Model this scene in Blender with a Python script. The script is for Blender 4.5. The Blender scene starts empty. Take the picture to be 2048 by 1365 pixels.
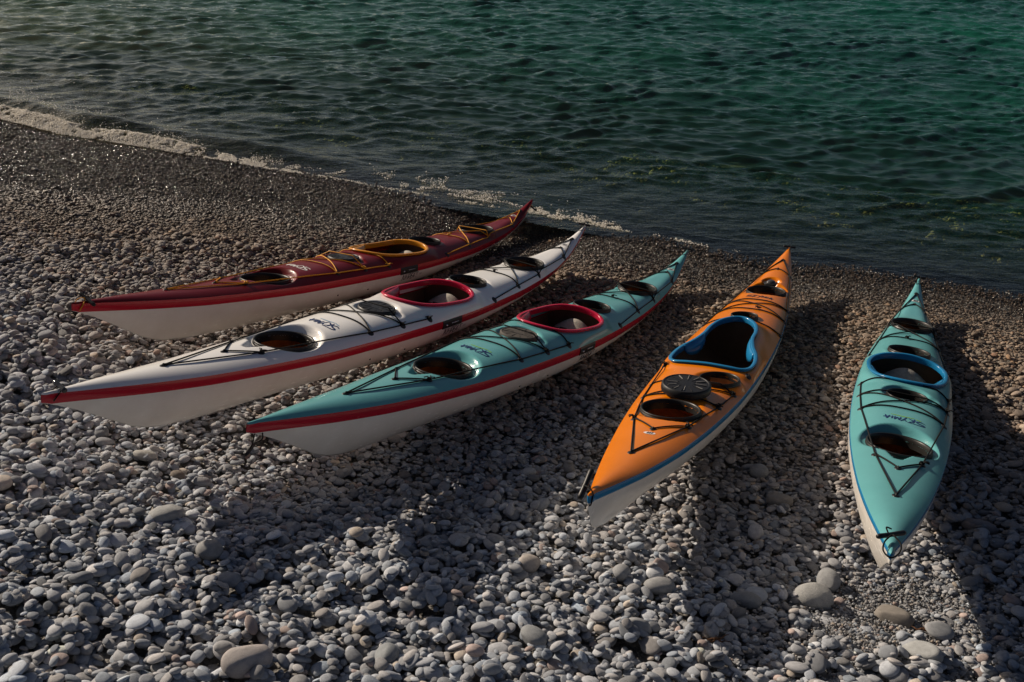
import bpy, bmesh, math, random
import numpy as np
from mathutils import Matrix, Vector

rng = np.random.default_rng(11)
random.seed(5)
SC = bpy.context.scene
COL = SC.collection

# ------------------------------------------------------------------ frames
# All layout is surveyed in a "beach frame" (x right, y towards the sea, z off the beach);
# RW turns it into the world, whose z is true vertical (the beach falls towards the sea).
NW = np.array([-.05, -.22, .974]); NW /= np.linalg.norm(NW)
EY = np.array([0., 1., 0.]) - NW * NW[1]; EY /= np.linalg.norm(EY)
EX = np.cross(EY, NW)
R3 = np.stack([EX, EY, NW])
RW = Matrix([list(R3[0]) + [0], list(R3[1]) + [0], list(R3[2]) + [0], [0, 0, 0, 1]])
CAM_F, CAM_H, CAM_PHI, CAM_ROLL = 2281.3, 2.1052, .28059, .09436


def W(p):
    return np.asarray(p) @ R3.T


# ------------------------------------------------------------------ camera
cd = bpy.data.cameras.new('camera')
cam = bpy.data.objects.new('camera', cd)
COL.objects.link(cam)
SC.camera = cam
cd.sensor_width = 36
cd.lens = CAM_F / 2048 * 36
cd.clip_start, cd.clip_end = .05, 12000
c_, s_ = math.cos(CAM_PHI), math.sin(CAM_PHI)
cr_, sr_ = math.cos(CAM_ROLL), math.sin(CAM_ROLL)
r0, u0, f0 = np.array([1., 0, 0]), np.array([0, s_, c_]), np.array([0, c_, -s_])
RIGHT, UP = cr_ * r0 + sr_ * u0, -sr_ * r0 + cr_ * u0
CPOS = np.array([0, 0, CAM_H])
cw, rw_, uw, fw_ = W(CPOS), W(RIGHT), W(UP), W(f0)
cam.matrix_world = Matrix([[rw_[0], uw[0], -fw_[0], cw[0]], [rw_[1], uw[1], -fw_[1], cw[1]],
                           [rw_[2], uw[2], -fw_[2], cw[2]], [0, 0, 0, 1]])


def pix_ray(u, v):
    return f0 + RIGHT * (u - 1024) / CAM_F - UP * (v - 682.5) / CAM_F


def project(P):
    d = np.asarray(P) - CPOS
    f = d @ f0
    return 1024 + CAM_F * (d @ RIGHT) / f, 682.5 - CAM_F * (d @ UP) / f, f


# ------------------------------------------------------------------ world, sun, exposure
SUN_AZ, SUN_EL = math.radians(118.5), math.radians(29.5)      # heading of the shadows, in the beach frame
to_sun = W([-math.sin(SUN_AZ) * math.cos(SUN_EL), -math.cos(SUN_AZ) * math.cos(SUN_EL), math.sin(SUN_EL)])
el_w = math.asin(to_sun[2]); az_w = math.atan2(to_sun[0], to_sun[1])
wd = bpy.data.worlds.new('World')
SC.world = wd
wd.use_nodes = True
nt = wd.node_tree
sky = nt.nodes.new('ShaderNodeTexSky')
sky.sky_type = 'NISHITA'
sky.sun_disc = False
sky.sun_elevation = el_w
sky.sun_rotation = az_w
sky.air_density, sky.dust_density, sky.ozone_density = .45, 1.6, .3
nt.links.new(sky.outputs[0], nt.nodes['Background'].inputs[0])
nt.nodes['Background'].inputs[1].default_value = .05
sl = bpy.data.lights.new('sun', 'SUN')
sl.energy, sl.angle, sl.color = 5.0, math.radians(.55), (1., .86, .70)
sun = bpy.data.objects.new('sun', sl)
COL.objects.link(sun)
sun.rotation_euler = Vector(to_sun).to_track_quat('Z', 'Y').to_euler()
sun.location = Vector(to_sun * 40)
SC.view_settings.view_transform = 'Standard'
SC.view_settings.look = 'None'
SC.view_settings.exposure = .1
SC.view_settings.gamma = 1
SC.view_settings.use_curve_mapping = False


# ------------------------------------------------------------------ helpers
def sstep(a, b, x):
    t = np.clip((np.asarray(x, float) - a) / (b - a), 0, 1)
    return t * t * (3 - 2 * t)


def new_mat(name):
    m = bpy.data.materials.new(name)
    m.use_nodes = True
    return m, m.node_tree.nodes, m.node_tree.links


def principled(name, col, rough=.4, metal=0., coat=0., spec=.26, scuff=0., bump=0., bscale=60., vary=0., vscale=8., dirt=None):
    m, N, L = new_mat(name)
    b = N['Principled BSDF']
    b.inputs['Base Color'].default_value = (*col, 1)
    b.inputs['Roughness'].default_value = rough
    b.inputs['Metallic'].default_value = metal
    b.inputs['Coat Weight'].default_value = coat
    b.inputs['Coat Roughness'].default_value = .06
    b.inputs['Specular IOR Level'].default_value = spec
    tc = N.new('ShaderNodeTexCoord')
    if scuff:
        n = N.new('ShaderNodeTexNoise'); n.inputs['Scale'].default_value = 9; n.inputs['Detail'].default_value = 8
        n.inputs['Roughness'].default_value = .7
        mp = N.new('ShaderNodeMapping'); mp.inputs['Scale'].default_value = (1.2, 4, 4)
        L.new(tc.outputs['Object'], mp.inputs[0]); L.new(mp.outputs[0], n.inputs[0])
        mr = N.new('ShaderNodeMapRange')
        mr.inputs['From Min'].default_value, mr.inputs['From Max'].default_value = .3, .75
        mr.inputs['To Min'].default_value, mr.inputs['To Max'].default_value = rough, rough + scuff
        L.new(n.outputs['Fac'], mr.inputs[0]); L.new(mr.outputs[0], b.inputs['Roughness'])
    if vary or dirt:
        n = N.new('ShaderNodeTexNoise'); n.inputs['Scale'].default_value = vscale; n.inputs['Detail'].default_value = 9
        n.inputs['Roughness'].default_value = .65
        L.new(tc.outputs['Object'], n.inputs[0])
        r = N.new('ShaderNodeMapRange')
        r.inputs['From Min'].default_value, r.inputs['From Max'].default_value = .35, .7
        L.new(n.outputs['Fac'], r.inputs[0])
        mx = N.new('ShaderNodeMix'); mx.data_type = 'RGBA'
        mx.inputs[6].default_value = (*col, 1)
        mx.inputs[7].default_value = (*(dirt if dirt else [c * (1 - vary) for c in col]), 1)
        L.new(r.outputs[0], mx.inputs[0]); L.new(mx.outputs[2], b.inputs['Base Color'])
    if bump:
        n2 = N.new('ShaderNodeTexNoise'); n2.inputs['Scale'].default_value = bscale; n2.inputs['Detail'].default_value = 4
        L.new(tc.outputs['Object'], n2.inputs[0])
        bp = N.new('ShaderNodeBump'); bp.inputs['Strength'].default_value = bump; bp.inputs['Distance'].default_value = .004
        L.new(n2.outputs['Fac'], bp.inputs['Height']); L.new(bp.outputs[0], b.inputs['Normal'])
    return m


def link(name, me, mat=None, parent=None, smooth=True, label=None):
    if mat is not None:
        me.materials.append(mat)
    if smooth:
        me.polygons.foreach_set('use_smooth', [True] * len(me.polygons))
    o = bpy.data.objects.new(name, me)
    COL.objects.link(o)
    if parent is not None:
        o.parent = parent
    if label:
        o['label'] = label
    return o


def mesh_from(name, V, F):
    me = bpy.data.meshes.new(name)
    me.from_pydata([tuple(v) for v in np.asarray(V, float).tolist()], [], [tuple(f) for f in F])
    me.update()
    return me


def grid_faces(nr, nc, wrap=False, flip=False, keep=None):
    i = np.arange(nr - 1)[:, None]; j = np.arange(nc if wrap else nc - 1)[None, :]
    a = i * nc + j; b = i * nc + (j + 1) % nc; c = (i + 1) * nc + (j + 1) % nc; d = (i + 1) * nc + j
    q = np.stack([a, b, c, d] if not flip else [a, d, c, b], -1).reshape(-1, 4)
    if keep is not None:
        q = q[keep.reshape(-1)]
    return q.tolist()


def tube_mesh(P, r, n=6, closed=False):
    P = np.asarray(P, float); k = len(P)
    T = np.gradient(P, axis=0) if not closed else np.roll(P, -1, 0) - np.roll(P, 1, 0)
    T /= np.linalg.norm(T, axis=1)[:, None] + 1e-12
    up = np.tile(np.array([.13, .21, .97]), (k, 1))
    A = np.cross(T, up); A /= np.linalg.norm(A, axis=1)[:, None] + 1e-12
    B = np.cross(T, A)
    th = np.linspace(0, 2 * np.pi, n, endpoint=False)
    rr = np.broadcast_to(np.asarray(r, float), (k,))
    V = P[:, None] + rr[:, None, None] * (np.cos(th)[None, :, None] * A[:, None] + np.sin(th)[None, :, None] * B[:, None])
    V = V.reshape(-1, 3)
    if closed:
        V = np.vstack([V, V[:n]])
        return V, grid_faces(k + 1, n, wrap=True)
    F = grid_faces(k, n, wrap=True)
    F.append(list(range(n))[::-1]); F.append([(k - 1) * n + q for q in range(n)])
    return V, F


def join(parts):
    V, F, o = [], [], 0
    for v, f in parts:
        V.append(np.asarray(v, float)); F += [[i + o for i in q] for q in f]; o += len(v)
    return np.vstack(V), F


def catmull(P, n, closed=False):
    P = np.asarray(P, float)
    Q = np.vstack([P[-1], P, P[0], P[1]]) if closed else np.vstack([2 * P[0] - P[1], P, 2 * P[-1] - P[-2]])
    seg = len(P) if closed else len(P) - 1
    out = []
    for x in np.linspace(0, seg, n, endpoint=not closed):
        i = min(int(x), seg - 1); t = x - i
        p0, p1, p2, p3 = Q[i:i + 4]
        out.append(.5 * (2 * p1 + (p2 - p0) * t + (2 * p0 - 5 * p1 + 4 * p2 - p3) * t * t + (3 * p1 - p0 - 3 * p2 + p3) * t ** 3))
    return np.array(out)


def lathe(prof, n=48, sx=1., sy=1.):
    """prof: list of (r, z); ellipse scale sx, sy."""
    th = np.linspace(0, 2 * np.pi, n, endpoint=False)
    V = []
    for r, z in prof:
        V.append(np.stack([r * sx * np.cos(th), r * sy * np.sin(th), np.full(n, z)], 1))
    return np.vstack(V), grid_faces(len(prof), n, wrap=True)


def noise2(x, y, seed=0, octaves=4, scale=1., gain=.5):
    """cheap tile-free value noise"""
    x = np.asarray(x, float) / scale; y = np.asarray(y, float) / scale
    out = np.zeros(np.broadcast(x, y).shape); amp = 1.; tot = 0
    for o in range(octaves):
        xi, yi = np.floor(x), np.floor(y); fx, fy = x - xi, y - yi
        fx, fy = fx * fx * (3 - 2 * fx), fy * fy * (3 - 2 * fy)

        def h(a, b):
            v = np.sin(a * 127.1 + b * 311.7 + (seed + o) * 74.7) * 43758.5453
            return v - np.floor(v)
        out += amp * ((h(xi, yi) * (1 - fx) + h(xi + 1, yi) * fx) * (1 - fy) + (h(xi, yi + 1) * (1 - fx) + h(xi + 1, yi + 1) * fx) * fy)
        tot += amp; amp *= gain; x, y = x * 2.03 + 17.3, y * 2.03 + 5.1
    return out / tot


# ------------------------------------------------------------------ kayak lines (shared by ground fitting and building)
class Lines:
    def __init__(s, kind):
        s.kind = kind
        if kind == 'sea':
            s.L = 5.35; s.B = .27; s.mid = 2.75; s.aftl = 2.62
            s.zs_t = ([0, .16, .52, .87, 1.25, 1.7, 1.96, 2.76, 3.18, 3.95, 4.3, 4.66, 4.95, 5.15, 5.27, 5.35],
                      [.345, .328, .290, .257, .233, .208, .2, .175, .165, .165, .175, .198, .248, .315, .37, .42])
            s.zk_t = ([0, .046, .16, .306, .497, .6, .7, .9, 1.2, 1.8, 2.6, 3.4, 4.0, 4.4, 4.8, 4.96, 5.1, 5.23, 5.31, 5.35],
                      [.306, .288, .237, .160, .054, .014, -.008, -.03, -.045, -.058, -.062, -.042, 0, .035, .085, .125, .172, .235, .32, .39])
            s.cr_t = ([0, .25, .4, .7, 1.13, 1.35, 1.7, 1.95, 2.3, 2.55, 3.0, 3.5, 4.0, 4.4, 4.8, 5.1, 5.35],
                      [.006, .020, .027, .034, .042, .047, .064, .074, .087, .096, .095, .086, .076, .066, .048, .026, .006])
        else:
            s.L = 5.27; s.B = .285; s.mid = 2.5; s.aftl = 2.79
            s.zs_t = ([0, .2, .5, .9, 1.3, 1.9, 2.6, 3.3, 4.0, 4.5, 4.9, 5.15, 5.27],
                      [.335, .308, .270, .232, .210, .185, .178, .178, .2, .238, .30, .352, .38])
            s.zk_t = ([0, .012, .045, .11, .25, .5, .9, 1.4, 2.4, 3.4, 4.1, 4.5, 4.8, 5.0, 5.15, 5.27],
                      [.29, .245, .180, .138, .095, .045, -.005, -.04, -.062, -.045, 0, .045, .10, .165, .25, .35])
            s.cr_t = ([0, .25, .6, 1.0, 1.4, 2.0, 2.6, 3.2, 3.7, 4.2, 4.7, 5.0, 5.27],
                      [.008, .022, .034, .046, .058, .068, .078, .084, .074, .060, .042, .024, .006])

    @staticmethod
    def _sm(x, t):
        # smooth interpolation: average of three shifted linear lookups
        x = np.asarray(x, float)
        return (np.interp(x - .06, *t) + np.interp(x, *t) * 2 + np.interp(x + .06, *t)) / 4

    def zs(s, x): return s._sm(x, s.zs_t)
    def cr(s, x): return s._sm(x, s.cr_t)

    def zk(s, x):
        x = np.asarray(x, float)
        z = (np.interp(x - .02, *s.zk_t) + np.interp(x, *s.zk_t) * 2 + np.interp(x + .02, *s.zk_t)) / 4
        return np.minimum(z, s.zs(x) - .018)

    def b(s, x):
        x = np.asarray(x, float)
        q = np.clip(np.where(x < s.mid, (s.mid - x) / s.mid, (x - s.mid) / s.aftl), 0, 1)
        end = np.minimum(x, s.L - x)
        return np.maximum(s.B * (1 - q ** 2.1), .011 * np.sqrt(np.clip(end / .03, 0, 1)) + .0015)

    def e(s, x):
        q = np.clip(np.abs(np.asarray(x, float) - s.L / 2) / (s.L / 2), 0, 1)
        return 3.7 - 2.3 * q ** 1.2

    def hull_t(s, x, z):
        g = np.clip((s.zs(x) - z) / (s.zs(x) - s.zk(x)), 0, 1)
        return s.b(x) * (1 - g ** s.e(x))

    def hull_z(s, x, t):
        q = np.clip(1 - np.abs(t) / s.b(x), 0, 1)
        return s.zs(x) - (s.zs(x) - s.zk(x)) * q ** (1 / s.e(x))


SEA, DAY = Lines('sea'), Lines('day')
#        x, y, heading, roll, pitch, lift
POSES = {'red': (-2.4314, 6.0362, .4872, -.0213, .0005, -.0045), 'white': (-1.9892, 4.5670, .4833, .0474, .0080, .0352),
         'teal': (-1.1009, 4.5180, .4766, .0518, -.0083, -.0354), 'right': (1.4028, 3.7178, .3253, .0244, -.0110, .0092),
         'orange': (.3993, 4.3660, .3554, -.0637, .0355, -.0264)}
LINES = {'red': SEA, 'white': SEA, 'teal': SEA, 'right': SEA, 'orange': DAY}


def pose_matrix(po):
    """kayak local (x = along from near tip, y = to port-left negative t, z) -> beach frame; local y = -t keeps it right handed"""
    x, y, psi, ro, pi_, zo = po

    def k(s, t, z):
        c, sn = math.cos(ro), math.sin(ro)
        tt, zz = t * c + z * sn, -t * sn + z * c
        ss = (s - 2.6) * math.cos(pi_) - zz * math.sin(pi_) + 2.6
        zz = (s - 2.6) * math.sin(pi_) + zz * math.cos(pi_) + zo
        return np.array([x + math.sin(psi) * ss + math.cos(psi) * tt, y + math.cos(psi) * ss - math.sin(psi) * tt, zz])
    o = k(0, 0, 0); a = k(1, 0, 0) - o; b = k(0, -1, 0) - o; c = k(0, 0, 1) - o
    return np.stack([a, b, c], 1), o


PM = {k: pose_matrix(p) for k, p in POSES.items()}

# ------------------------------------------------------------------ ground
WL = -2.104                                       # sea level along NW
SHORE_PX = [(-420, 172), (-200, 205), (0, 240), (120, 269), (330, 302), (530, 335), (700, 362), (870, 392), (1060, 425),
            (1180, 447), (1400, 488), (1600, 524), (1850, 560), (2048, 590), (2350, 628), (2700, 668)]
SH = []
for u, v in SHORE_PX:
    r = pix_ray(u, v); t = (WL - NW @ CPOS) / (NW @ r); SH.append((CPOS + t * r)[:2])
SH = np.array(SH)
SH = np.vstack([SH[0] + (SH[0] - SH[1]) * 6, SH, SH[-1] + (SH[-1] - SH[-2]) * 6])


def shore_sd(x, y):
    """signed distance to the water's edge; + on land"""
    x = np.asarray(x, float); y = np.asarray(y, float)
    best = np.full(x.shape, 1e9); sg = np.ones(x.shape)
    for a, b in zip(SH[:-1], SH[1:]):
        d = b - a; L2 = d @ d
        t = np.clip(((x - a[0]) * d[0] + (y - a[1]) * d[1]) / L2, 0, 1)
        px, py = x - a[0] - t * d[0], y - a[1] - t * d[1]
        q = px * px + py * py
        m = q < best
        best = np.where(m, q, best)
        sg = np.where(m, np.where(d[0] * (y - a[1]) - d[1] * (x - a[0]) > 0, -1., 1.), sg)
    return np.sqrt(best) * sg


def sea_z(x, y):
    return (WL - NW[0] * x - NW[1] * y) / NW[2]


def g_plain(x, y):
    x = np.asarray(x, float); y = np.asarray(y, float)
    base = -.06 + .08 * (y - 6.5) + .05 * (noise2(x, y, 3, 3, 2.2) - .5)
    base = base + .22 * np.clip(x - 3.6, 0, 5) ** 1.2 * .3 * sstep(9, 5, y)
    sd = shore_sd(x, y)
    sh = sea_z(x, y) + .03 * (noise2(x, y, 81, 3, 1.0) - .5) + np.where(sd > 0, .15 * sd, np.where(sd > -4, .15 * sd, -.6 + .3 * (sd + 4)))
    w = sstep(.1, 2.6, sd)
    return base * w + sh * (1 - w)


OFFS = []
for kname, (A, o) in PM.items():
    ss = np.linspace(1.2, 5.0, 60)
    K = np.stack([ss, 0 * ss, LINES[kname].zk(ss)], 1) @ A.T + o
    OFFS.append((K[0, :2], K[-1, :2], float(np.min(K[:, 2] - g_plain(K[:, 0], K[:, 1]))) + .012))


def ground(x, y):
    g = g_plain(x, y)
    num = np.zeros(g.shape); den = np.zeros(g.shape)
    for a, b, off in OFFS:
        d = b - a; t = np.clip(((x - a[0]) * d[0] + (y - a[1]) * d[1]) / (d @ d), 0, 1)
        q = (x - a[0] - t * d[0]) ** 2 + (y - a[1] - t * d[1]) ** 2
        w = np.exp(-q / (2 * .45 ** 2))
        num += w * off; den += w
    g = g + num / np.maximum(1, den)
    for (A, o), po in zip(PM.values(), POSES.values()):
        dx, dy = x - o[0], y - o[1]
        sl_ = math.sin(po[2]) * dx + math.cos(po[2]) * dy; tl_ = math.cos(po[2]) * dx - math.sin(po[2]) * dy
        g = g - .055 * np.exp(-((sl_ - 1.0) / .75) ** 2) * np.exp(-((tl_ - .12) / .5) ** 2)
    return g


def on_ground(u, v):
    r = pix_ray(u, v)
    ts = np.linspace(2, 22, 1200)
    P = CPOS[None] + ts[:, None] * r[None]
    z = ground(P[:, 0], P[:, 1])
    i = int(np.argmax(P[:, 2] < z))
    return P[i]


# ------------------------------------------------------------------ stone materials
def stone_material(name, wetness=False):
    m, N, L = new_mat(name)
    b = N['Principled BSDF']
    at = N.new('ShaderNodeAttribute'); at.attribute_type = 'INSTANCER'; at.attribute_name = 'tint'
    aw = N.new('ShaderNodeAttribute'); aw.attribute_type = 'INSTANCER'; aw.attribute_name = 'wet'
    tc = N.new('ShaderNodeTexCoord')
    n1 = N.new('ShaderNodeTexNoise'); n1.inputs['Scale'].default_value = 2.2; n1.inputs['Detail'].default_value = 6
    n1.inputs['Roughness'].default_value = .65
    n2 = N.new('ShaderNodeTexNoise'); n2.inputs['Scale'].default_value = 22; n2.inputs['Detail'].default_value = 3
    ad = N.new('ShaderNodeVectorMath'); ad.operation = 'ADD'
    sc = N.new('ShaderNodeVectorMath'); sc.operation = 'SCALE'; sc.inputs['Scale'].default_value = 40
    L.new(at.outputs['Color'], sc.inputs[0])
    L.new(tc.outputs['Object'], ad.inputs[0]); L.new(sc.outputs[0], ad.inputs[1])
    L.new(ad.outputs[0], n1.inputs[0]); L.new(ad.outputs[0], n2.inputs[0])
    mr = N.new('ShaderNodeMapRange'); mr.inputs['From Min'].default_value, mr.inputs['From Max'].default_value = .3, .72
    mr.inputs['To Min'].default_value, mr.inputs['To Max'].default_value = .8, 1.18
    L.new(n1.outputs['Fac'], mr.inputs[0])
    m2 = N.new('ShaderNodeMapRange'); m2.inputs['From Min'].default_value, m2.inputs['From Max'].default_value = .3, .7
    m2.inputs['To Min'].default_value, m2.inputs['To Max'].default_value = .88, 1.12
    L.new(n2.outputs['Fac'], m2.inputs[0])
    mu = N.new('ShaderNodeMath'); mu.operation = 'MULTIPLY'
    L.new(mr.outputs[0], mu.inputs[0]); L.new(m2.outputs[0], mu.inputs[1])
    wl = N.new('ShaderNodeMapRange'); wl.inputs['To Min'].default_value, wl.inputs['To Max'].default_value = 1., .40
    L.new(aw.outputs['Fac'], wl.inputs[0])
    mu2 = N.new('ShaderNodeMath'); mu2.operation = 'MULTIPLY'
    L.new(mu.outputs[0], mu2.inputs[0]); L.new(wl.outputs[0], mu2.inputs[1])
    cs = N.new('ShaderNodeVectorMath'); cs.operation = 'SCALE'
    L.new(at.outputs['Color'], cs.inputs[0]); L.new(mu2.outputs[0], cs.inputs['Scale'])
    L.new(cs.outputs[0], b.inputs['Base Color'])
    wr = N.new('ShaderNodeMapRange'); wr.inputs['To Min'].default_value, wr.inputs['To Max'].default_value = .78, .11
    L.new(aw.outputs['Fac'], wr.inputs[0]); L.new(wr.outputs[0], b.inputs['Roughness'])
    b.inputs['Specular IOR Level'].default_value = .35
    bp = N.new('ShaderNodeBump'); bp.inputs['Strength'].default_value = .35; bp.inputs['Distance'].default_value = .06
    L.new(n2.outputs['Fac'], bp.inputs['Height']); L.new(bp.outputs[0], b.inputs['Normal'])
    return m


M_STONE = stone_material('beach_stone')


def stone_mesh(name, sub, seed, rough=.10, sq=1.0, chip=0.):
    rg = np.random.default_rng(seed)
    bm = bmesh.new()
    bmesh.ops.create_icosphere(bm, subdivisions=sub, radius=1)
    V = np.array([v.co[:] for v in bm.verts])
    n = V / np.linalg.norm(V, axis=1)[:, None]
    r = np.ones(len(V))
    for k in range(7):
        d = rg.normal(size=3); d /= np.linalg.norm(d)
        w = rg.uniform(1.2, 3.4)
        r += rough * rg.uniform(.3, 1) / (1 + .4 * k) * np.sin(w * (n @ d) + rg.uniform(0, 6.28))
    for k in range(3):                               # worn flats
        d = rg.normal(size=3); d /= np.linalg.norm(d)
        lim = rg.uniform(.78, .95)
        h = (n * r[:, None]) @ d
        over = np.clip(h - lim, 0, None)
        r -= over * .75 / np.clip(n @ d, .3, 1)
    if chip:
        d = np.array([.75, -.6, .35]); d /= np.linalg.norm(d)
        h = (n * r[:, None]) @ d
        r -= np.clip(h - (1 - chip), 0, None) * .95 / np.clip(n @ d, .3, 1)
    P = n * r[:, None]
    P = np.sign(P) * np.abs(P) ** (1 / sq)
    for v, p in zip(bm.verts, P):
        v.co = p
    me = bpy.data.meshes.new(name)
    bm.to_mesh(me); bm.free()
    me.materials.append(M_STONE)
    me.polygons.foreach_set('use_smooth', [True] * len(me.polygons))
    return me


SHAPES = [stone_mesh('pebble', 3, 100 + i, .035 + .008 * i, [1, 1.12, 1, 1.2][i % 4]) for i in range(12)]
SHAPES_LO = [stone_mesh('gravel_grain', 1, 300 + i, .12) for i in range(6)]


def stone_tints(n):
    """linear albedo"""
    v = rng.lognormal(math.log(.345), .22, n)
    warm = rng.normal(0, .045, n)
    c = np.stack([v * (1 + warm), v, v * (1 - warm + .02)], 1)
    k = rng.random(n)
    c[k < .03] = np.stack([v * 1.3, v * 1.1, v * .9], 1)[k < .03]              # buff
    c[(k > .05) & (k < .075)] = np.stack([v * 1.1, v * .85, v * .75], 1)[(k > .05) & (k < .075)]   # reddish
    c[(k > .075) & (k < .15)] *= .6
    c[(k > .15) & (k < .20)] *= 1.45
    return np.clip(c, .04, .6)


def instance_cloud(name, P, E, S, I, T, Wt, meshes, label=None):
    """one object of countless stones: points carry rotation, scale and tint, geometry nodes set the stones"""
    me = bpy.data.meshes.new(name)
    me.vertices.add(len(P))
    me.vertices.foreach_set('co', np.asarray(P, np.float32).ravel())
    for an, ty, dat, key in (('rot', 'FLOAT_VECTOR', E, 'vector'), ('scl', 'FLOAT_VECTOR', S, 'vector'), ('tint', 'FLOAT_VECTOR', T, 'vector'),
                             ('wet', 'FLOAT', Wt, 'value'), ('idx', 'INT', I, 'value')):
        a = me.attributes.new(an, ty, 'POINT')
        a.data.foreach_set(key, np.asarray(dat, np.int32 if ty == 'INT' else np.float32).ravel())
    o = bpy.data.objects.new(name, me)
    COL.objects.link(o)
    o['kind'] = 'stuff'
    if label:
        o['label'] = label
    src = bpy.data.collections.new(name + '_shapes')
    for k, m in enumerate(meshes):
        so = bpy.data.objects.new('%s_shape_%02d' % (name, k), m)
        src.objects.link(so)
    ng = bpy.data.node_groups.new(name + '_scatter', 'GeometryNodeTree')
    ng.interface.new_socket('Geometry', in_out='INPUT', socket_type='NodeSocketGeometry')
    ng.interface.new_socket('Geometry', in_out='OUTPUT', socket_type='NodeSocketGeometry')
    gi, go = ng.nodes.new('NodeGroupInput'), ng.nodes.new('NodeGroupOutput')
    ci = ng.nodes.new('GeometryNodeCollectionInfo'); ci.inputs['Collection'].default_value = src
    ci.inputs['Separate Children'].default_value = True; ci.inputs['Reset Children'].default_value = True
    ip = ng.nodes.new('GeometryNodeInstanceOnPoints'); ip.inputs['Pick Instance'].default_value = True
    mp = ng.nodes.new('GeometryNodeMeshToPoints')

    def attr(nm, ty):
        a = ng.nodes.new('GeometryNodeInputNamedAttribute'); a.data_type = ty; a.inputs['Name'].default_value = nm
        return a.outputs[0]
    er = ng.nodes.new('FunctionNodeEulerToRotation')
    L = ng.links
    L.new(gi.outputs[0], mp.inputs[0]); L.new(mp.outputs[0], ip.inputs['Points'])
    L.new(ci.outputs[0], ip.inputs['Instance'])
    L.new(attr('idx', 'INT'), ip.inputs['Instance Index'])
    L.new(attr('rot', 'FLOAT_VECTOR'), er.inputs[0]); L.new(er.outputs[0], ip.inputs['Rotation'])
    L.new(attr('scl', 'FLOAT_VECTOR'), ip.inputs['Scale'])
    L.new(ip.outputs[0], go.inputs[0])
    md = o.modifiers.new('scatter', 'NODES'); md.node_group = ng
    return o


def eulers(Rm):
    sy = np.sqrt(Rm[:, 0, 0] ** 2 + Rm[:, 1, 0] ** 2)
    return np.stack([np.arctan2(Rm[:, 2, 1], Rm[:, 2, 2]), np.arctan2(-Rm[:, 2, 0], sy), np.arctan2(Rm[:, 1, 0], Rm[:, 0, 0])], 1)


def frames(nx, ny, spin):
    """rotation matrices with local z on normal (nx, ny, 1), spun"""
    n = np.stack([nx, ny, np.ones_like(nx)], 1); n /= np.linalg.norm(n, axis=1)[:, None]
    x = np.stack([np.cos(spin), np.sin(spin), np.zeros_like(spin)], 1)
    x -= n * np.sum(n * x, 1)[:, None]; x /= np.linalg.norm(x, axis=1)[:, None]
    y = np.cross(n, x)
    return np.stack([x, y, n], 2)


def in_view(x, y, z, margin):
    u, v, f = project(np.stack([x, y, z], 1))
    return (f > 1) & (u > -margin * 1024) & (u < 2048 + margin * 1024) & (v > -400) & (v < 1365 + margin * 900)


# ------------------------------------------------------------------ ground sheet, seabed
def ground_sheet():
    xs = np.concatenate([[-700, -200, -70, -35, -22], np.arange(-16, 14.01, .12), [18, 30, 70, 200, 700]])
    ys = np.concatenate([[-300, -80, -25, -8, -3], np.arange(0, 22, .12), [26, 34, 50, 90, 200, 700]])
    X, Y = np.meshgrid(xs, ys)
    Z = ground(X, Y)
    far = (np.abs(X) > 16.5) | (Y < -3.5)
    Z = np.where(far & (shore_sd(X, Y) > 0), np.clip(Z, -2 - .05 * np.abs(Y), 60), Z) - .03 - .02 * sstep(1.5, 3, shore_sd(X, Y))
    me = mesh_from('beach_ground', W(np.stack([X.ravel(), Y.ravel(), Z.ravel()], 1)), grid_faces(len(ys), len(xs)))
    m, N, L = new_mat('shingle_bed')
    b = N['Principled BSDF']
    tc = N.new('ShaderNodeTexCoord')
    vo = N.new('ShaderNodeTexVoronoi'); vo.inputs['Scale'].default_value = 55
    L.new(tc.outputs['Object'], vo.inputs['Vector'])
    cr = N.new('ShaderNodeValToRGB')
    cr.color_ramp.elements[0].color = (.07, .066, .06, 1); cr.color_ramp.elements[1].color = (.23, .215, .195, 1)
    L.new(vo.outputs['Color'], cr.inputs[0]); L.new(cr.outputs[0], b.inputs['Base Color'])
    b.inputs['Roughness'].default_value = .8
    bp = N.new('ShaderNodeBump'); bp.inputs['Strength'].default_value = .9; bp.inputs['Distance'].default_value = .012; bp.invert = True
    L.new(vo.outputs['Distance'], bp.inputs['Height']); L.new(bp.outputs[0], b.inputs['Normal'])
    o = link('ground', me, m)
    o['kind'] = 'structure'


ground_sheet()

# ------------------------------------------------------------------ shingle: stones dropped one layer on another onto a height field
GX0, GY0, GH = -10.6, 1.7, .0125
GNX, GNY = int(18.8 / GH), int(14.6 / GH)


def wet_width(x):
    return np.interp(x, [-8, -5, -2.5, 0, 2, 5], [3.4, 2.9, 1.95, 1.25, .9, .8])


def hull_clear(x, y, z, top):
    """True where a stone reaching `top` would poke into a hull"""
    bad = np.zeros(len(x), bool)
    for kname, (A, o) in PM.items():
        P = (np.stack([x, y, z], 1) - o) @ A
        s, t = P[:, 0], -P[:, 1]
        ln = LINES[kname]
        m = (s > .02) & (s < ln.L - .02) & (np.abs(t) < ln.b(s) + .01)
        hz = ln.hull_z(s, np.abs(t))
        bad |= m & (P[:, 2] + top > hz)
    return bad


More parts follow.
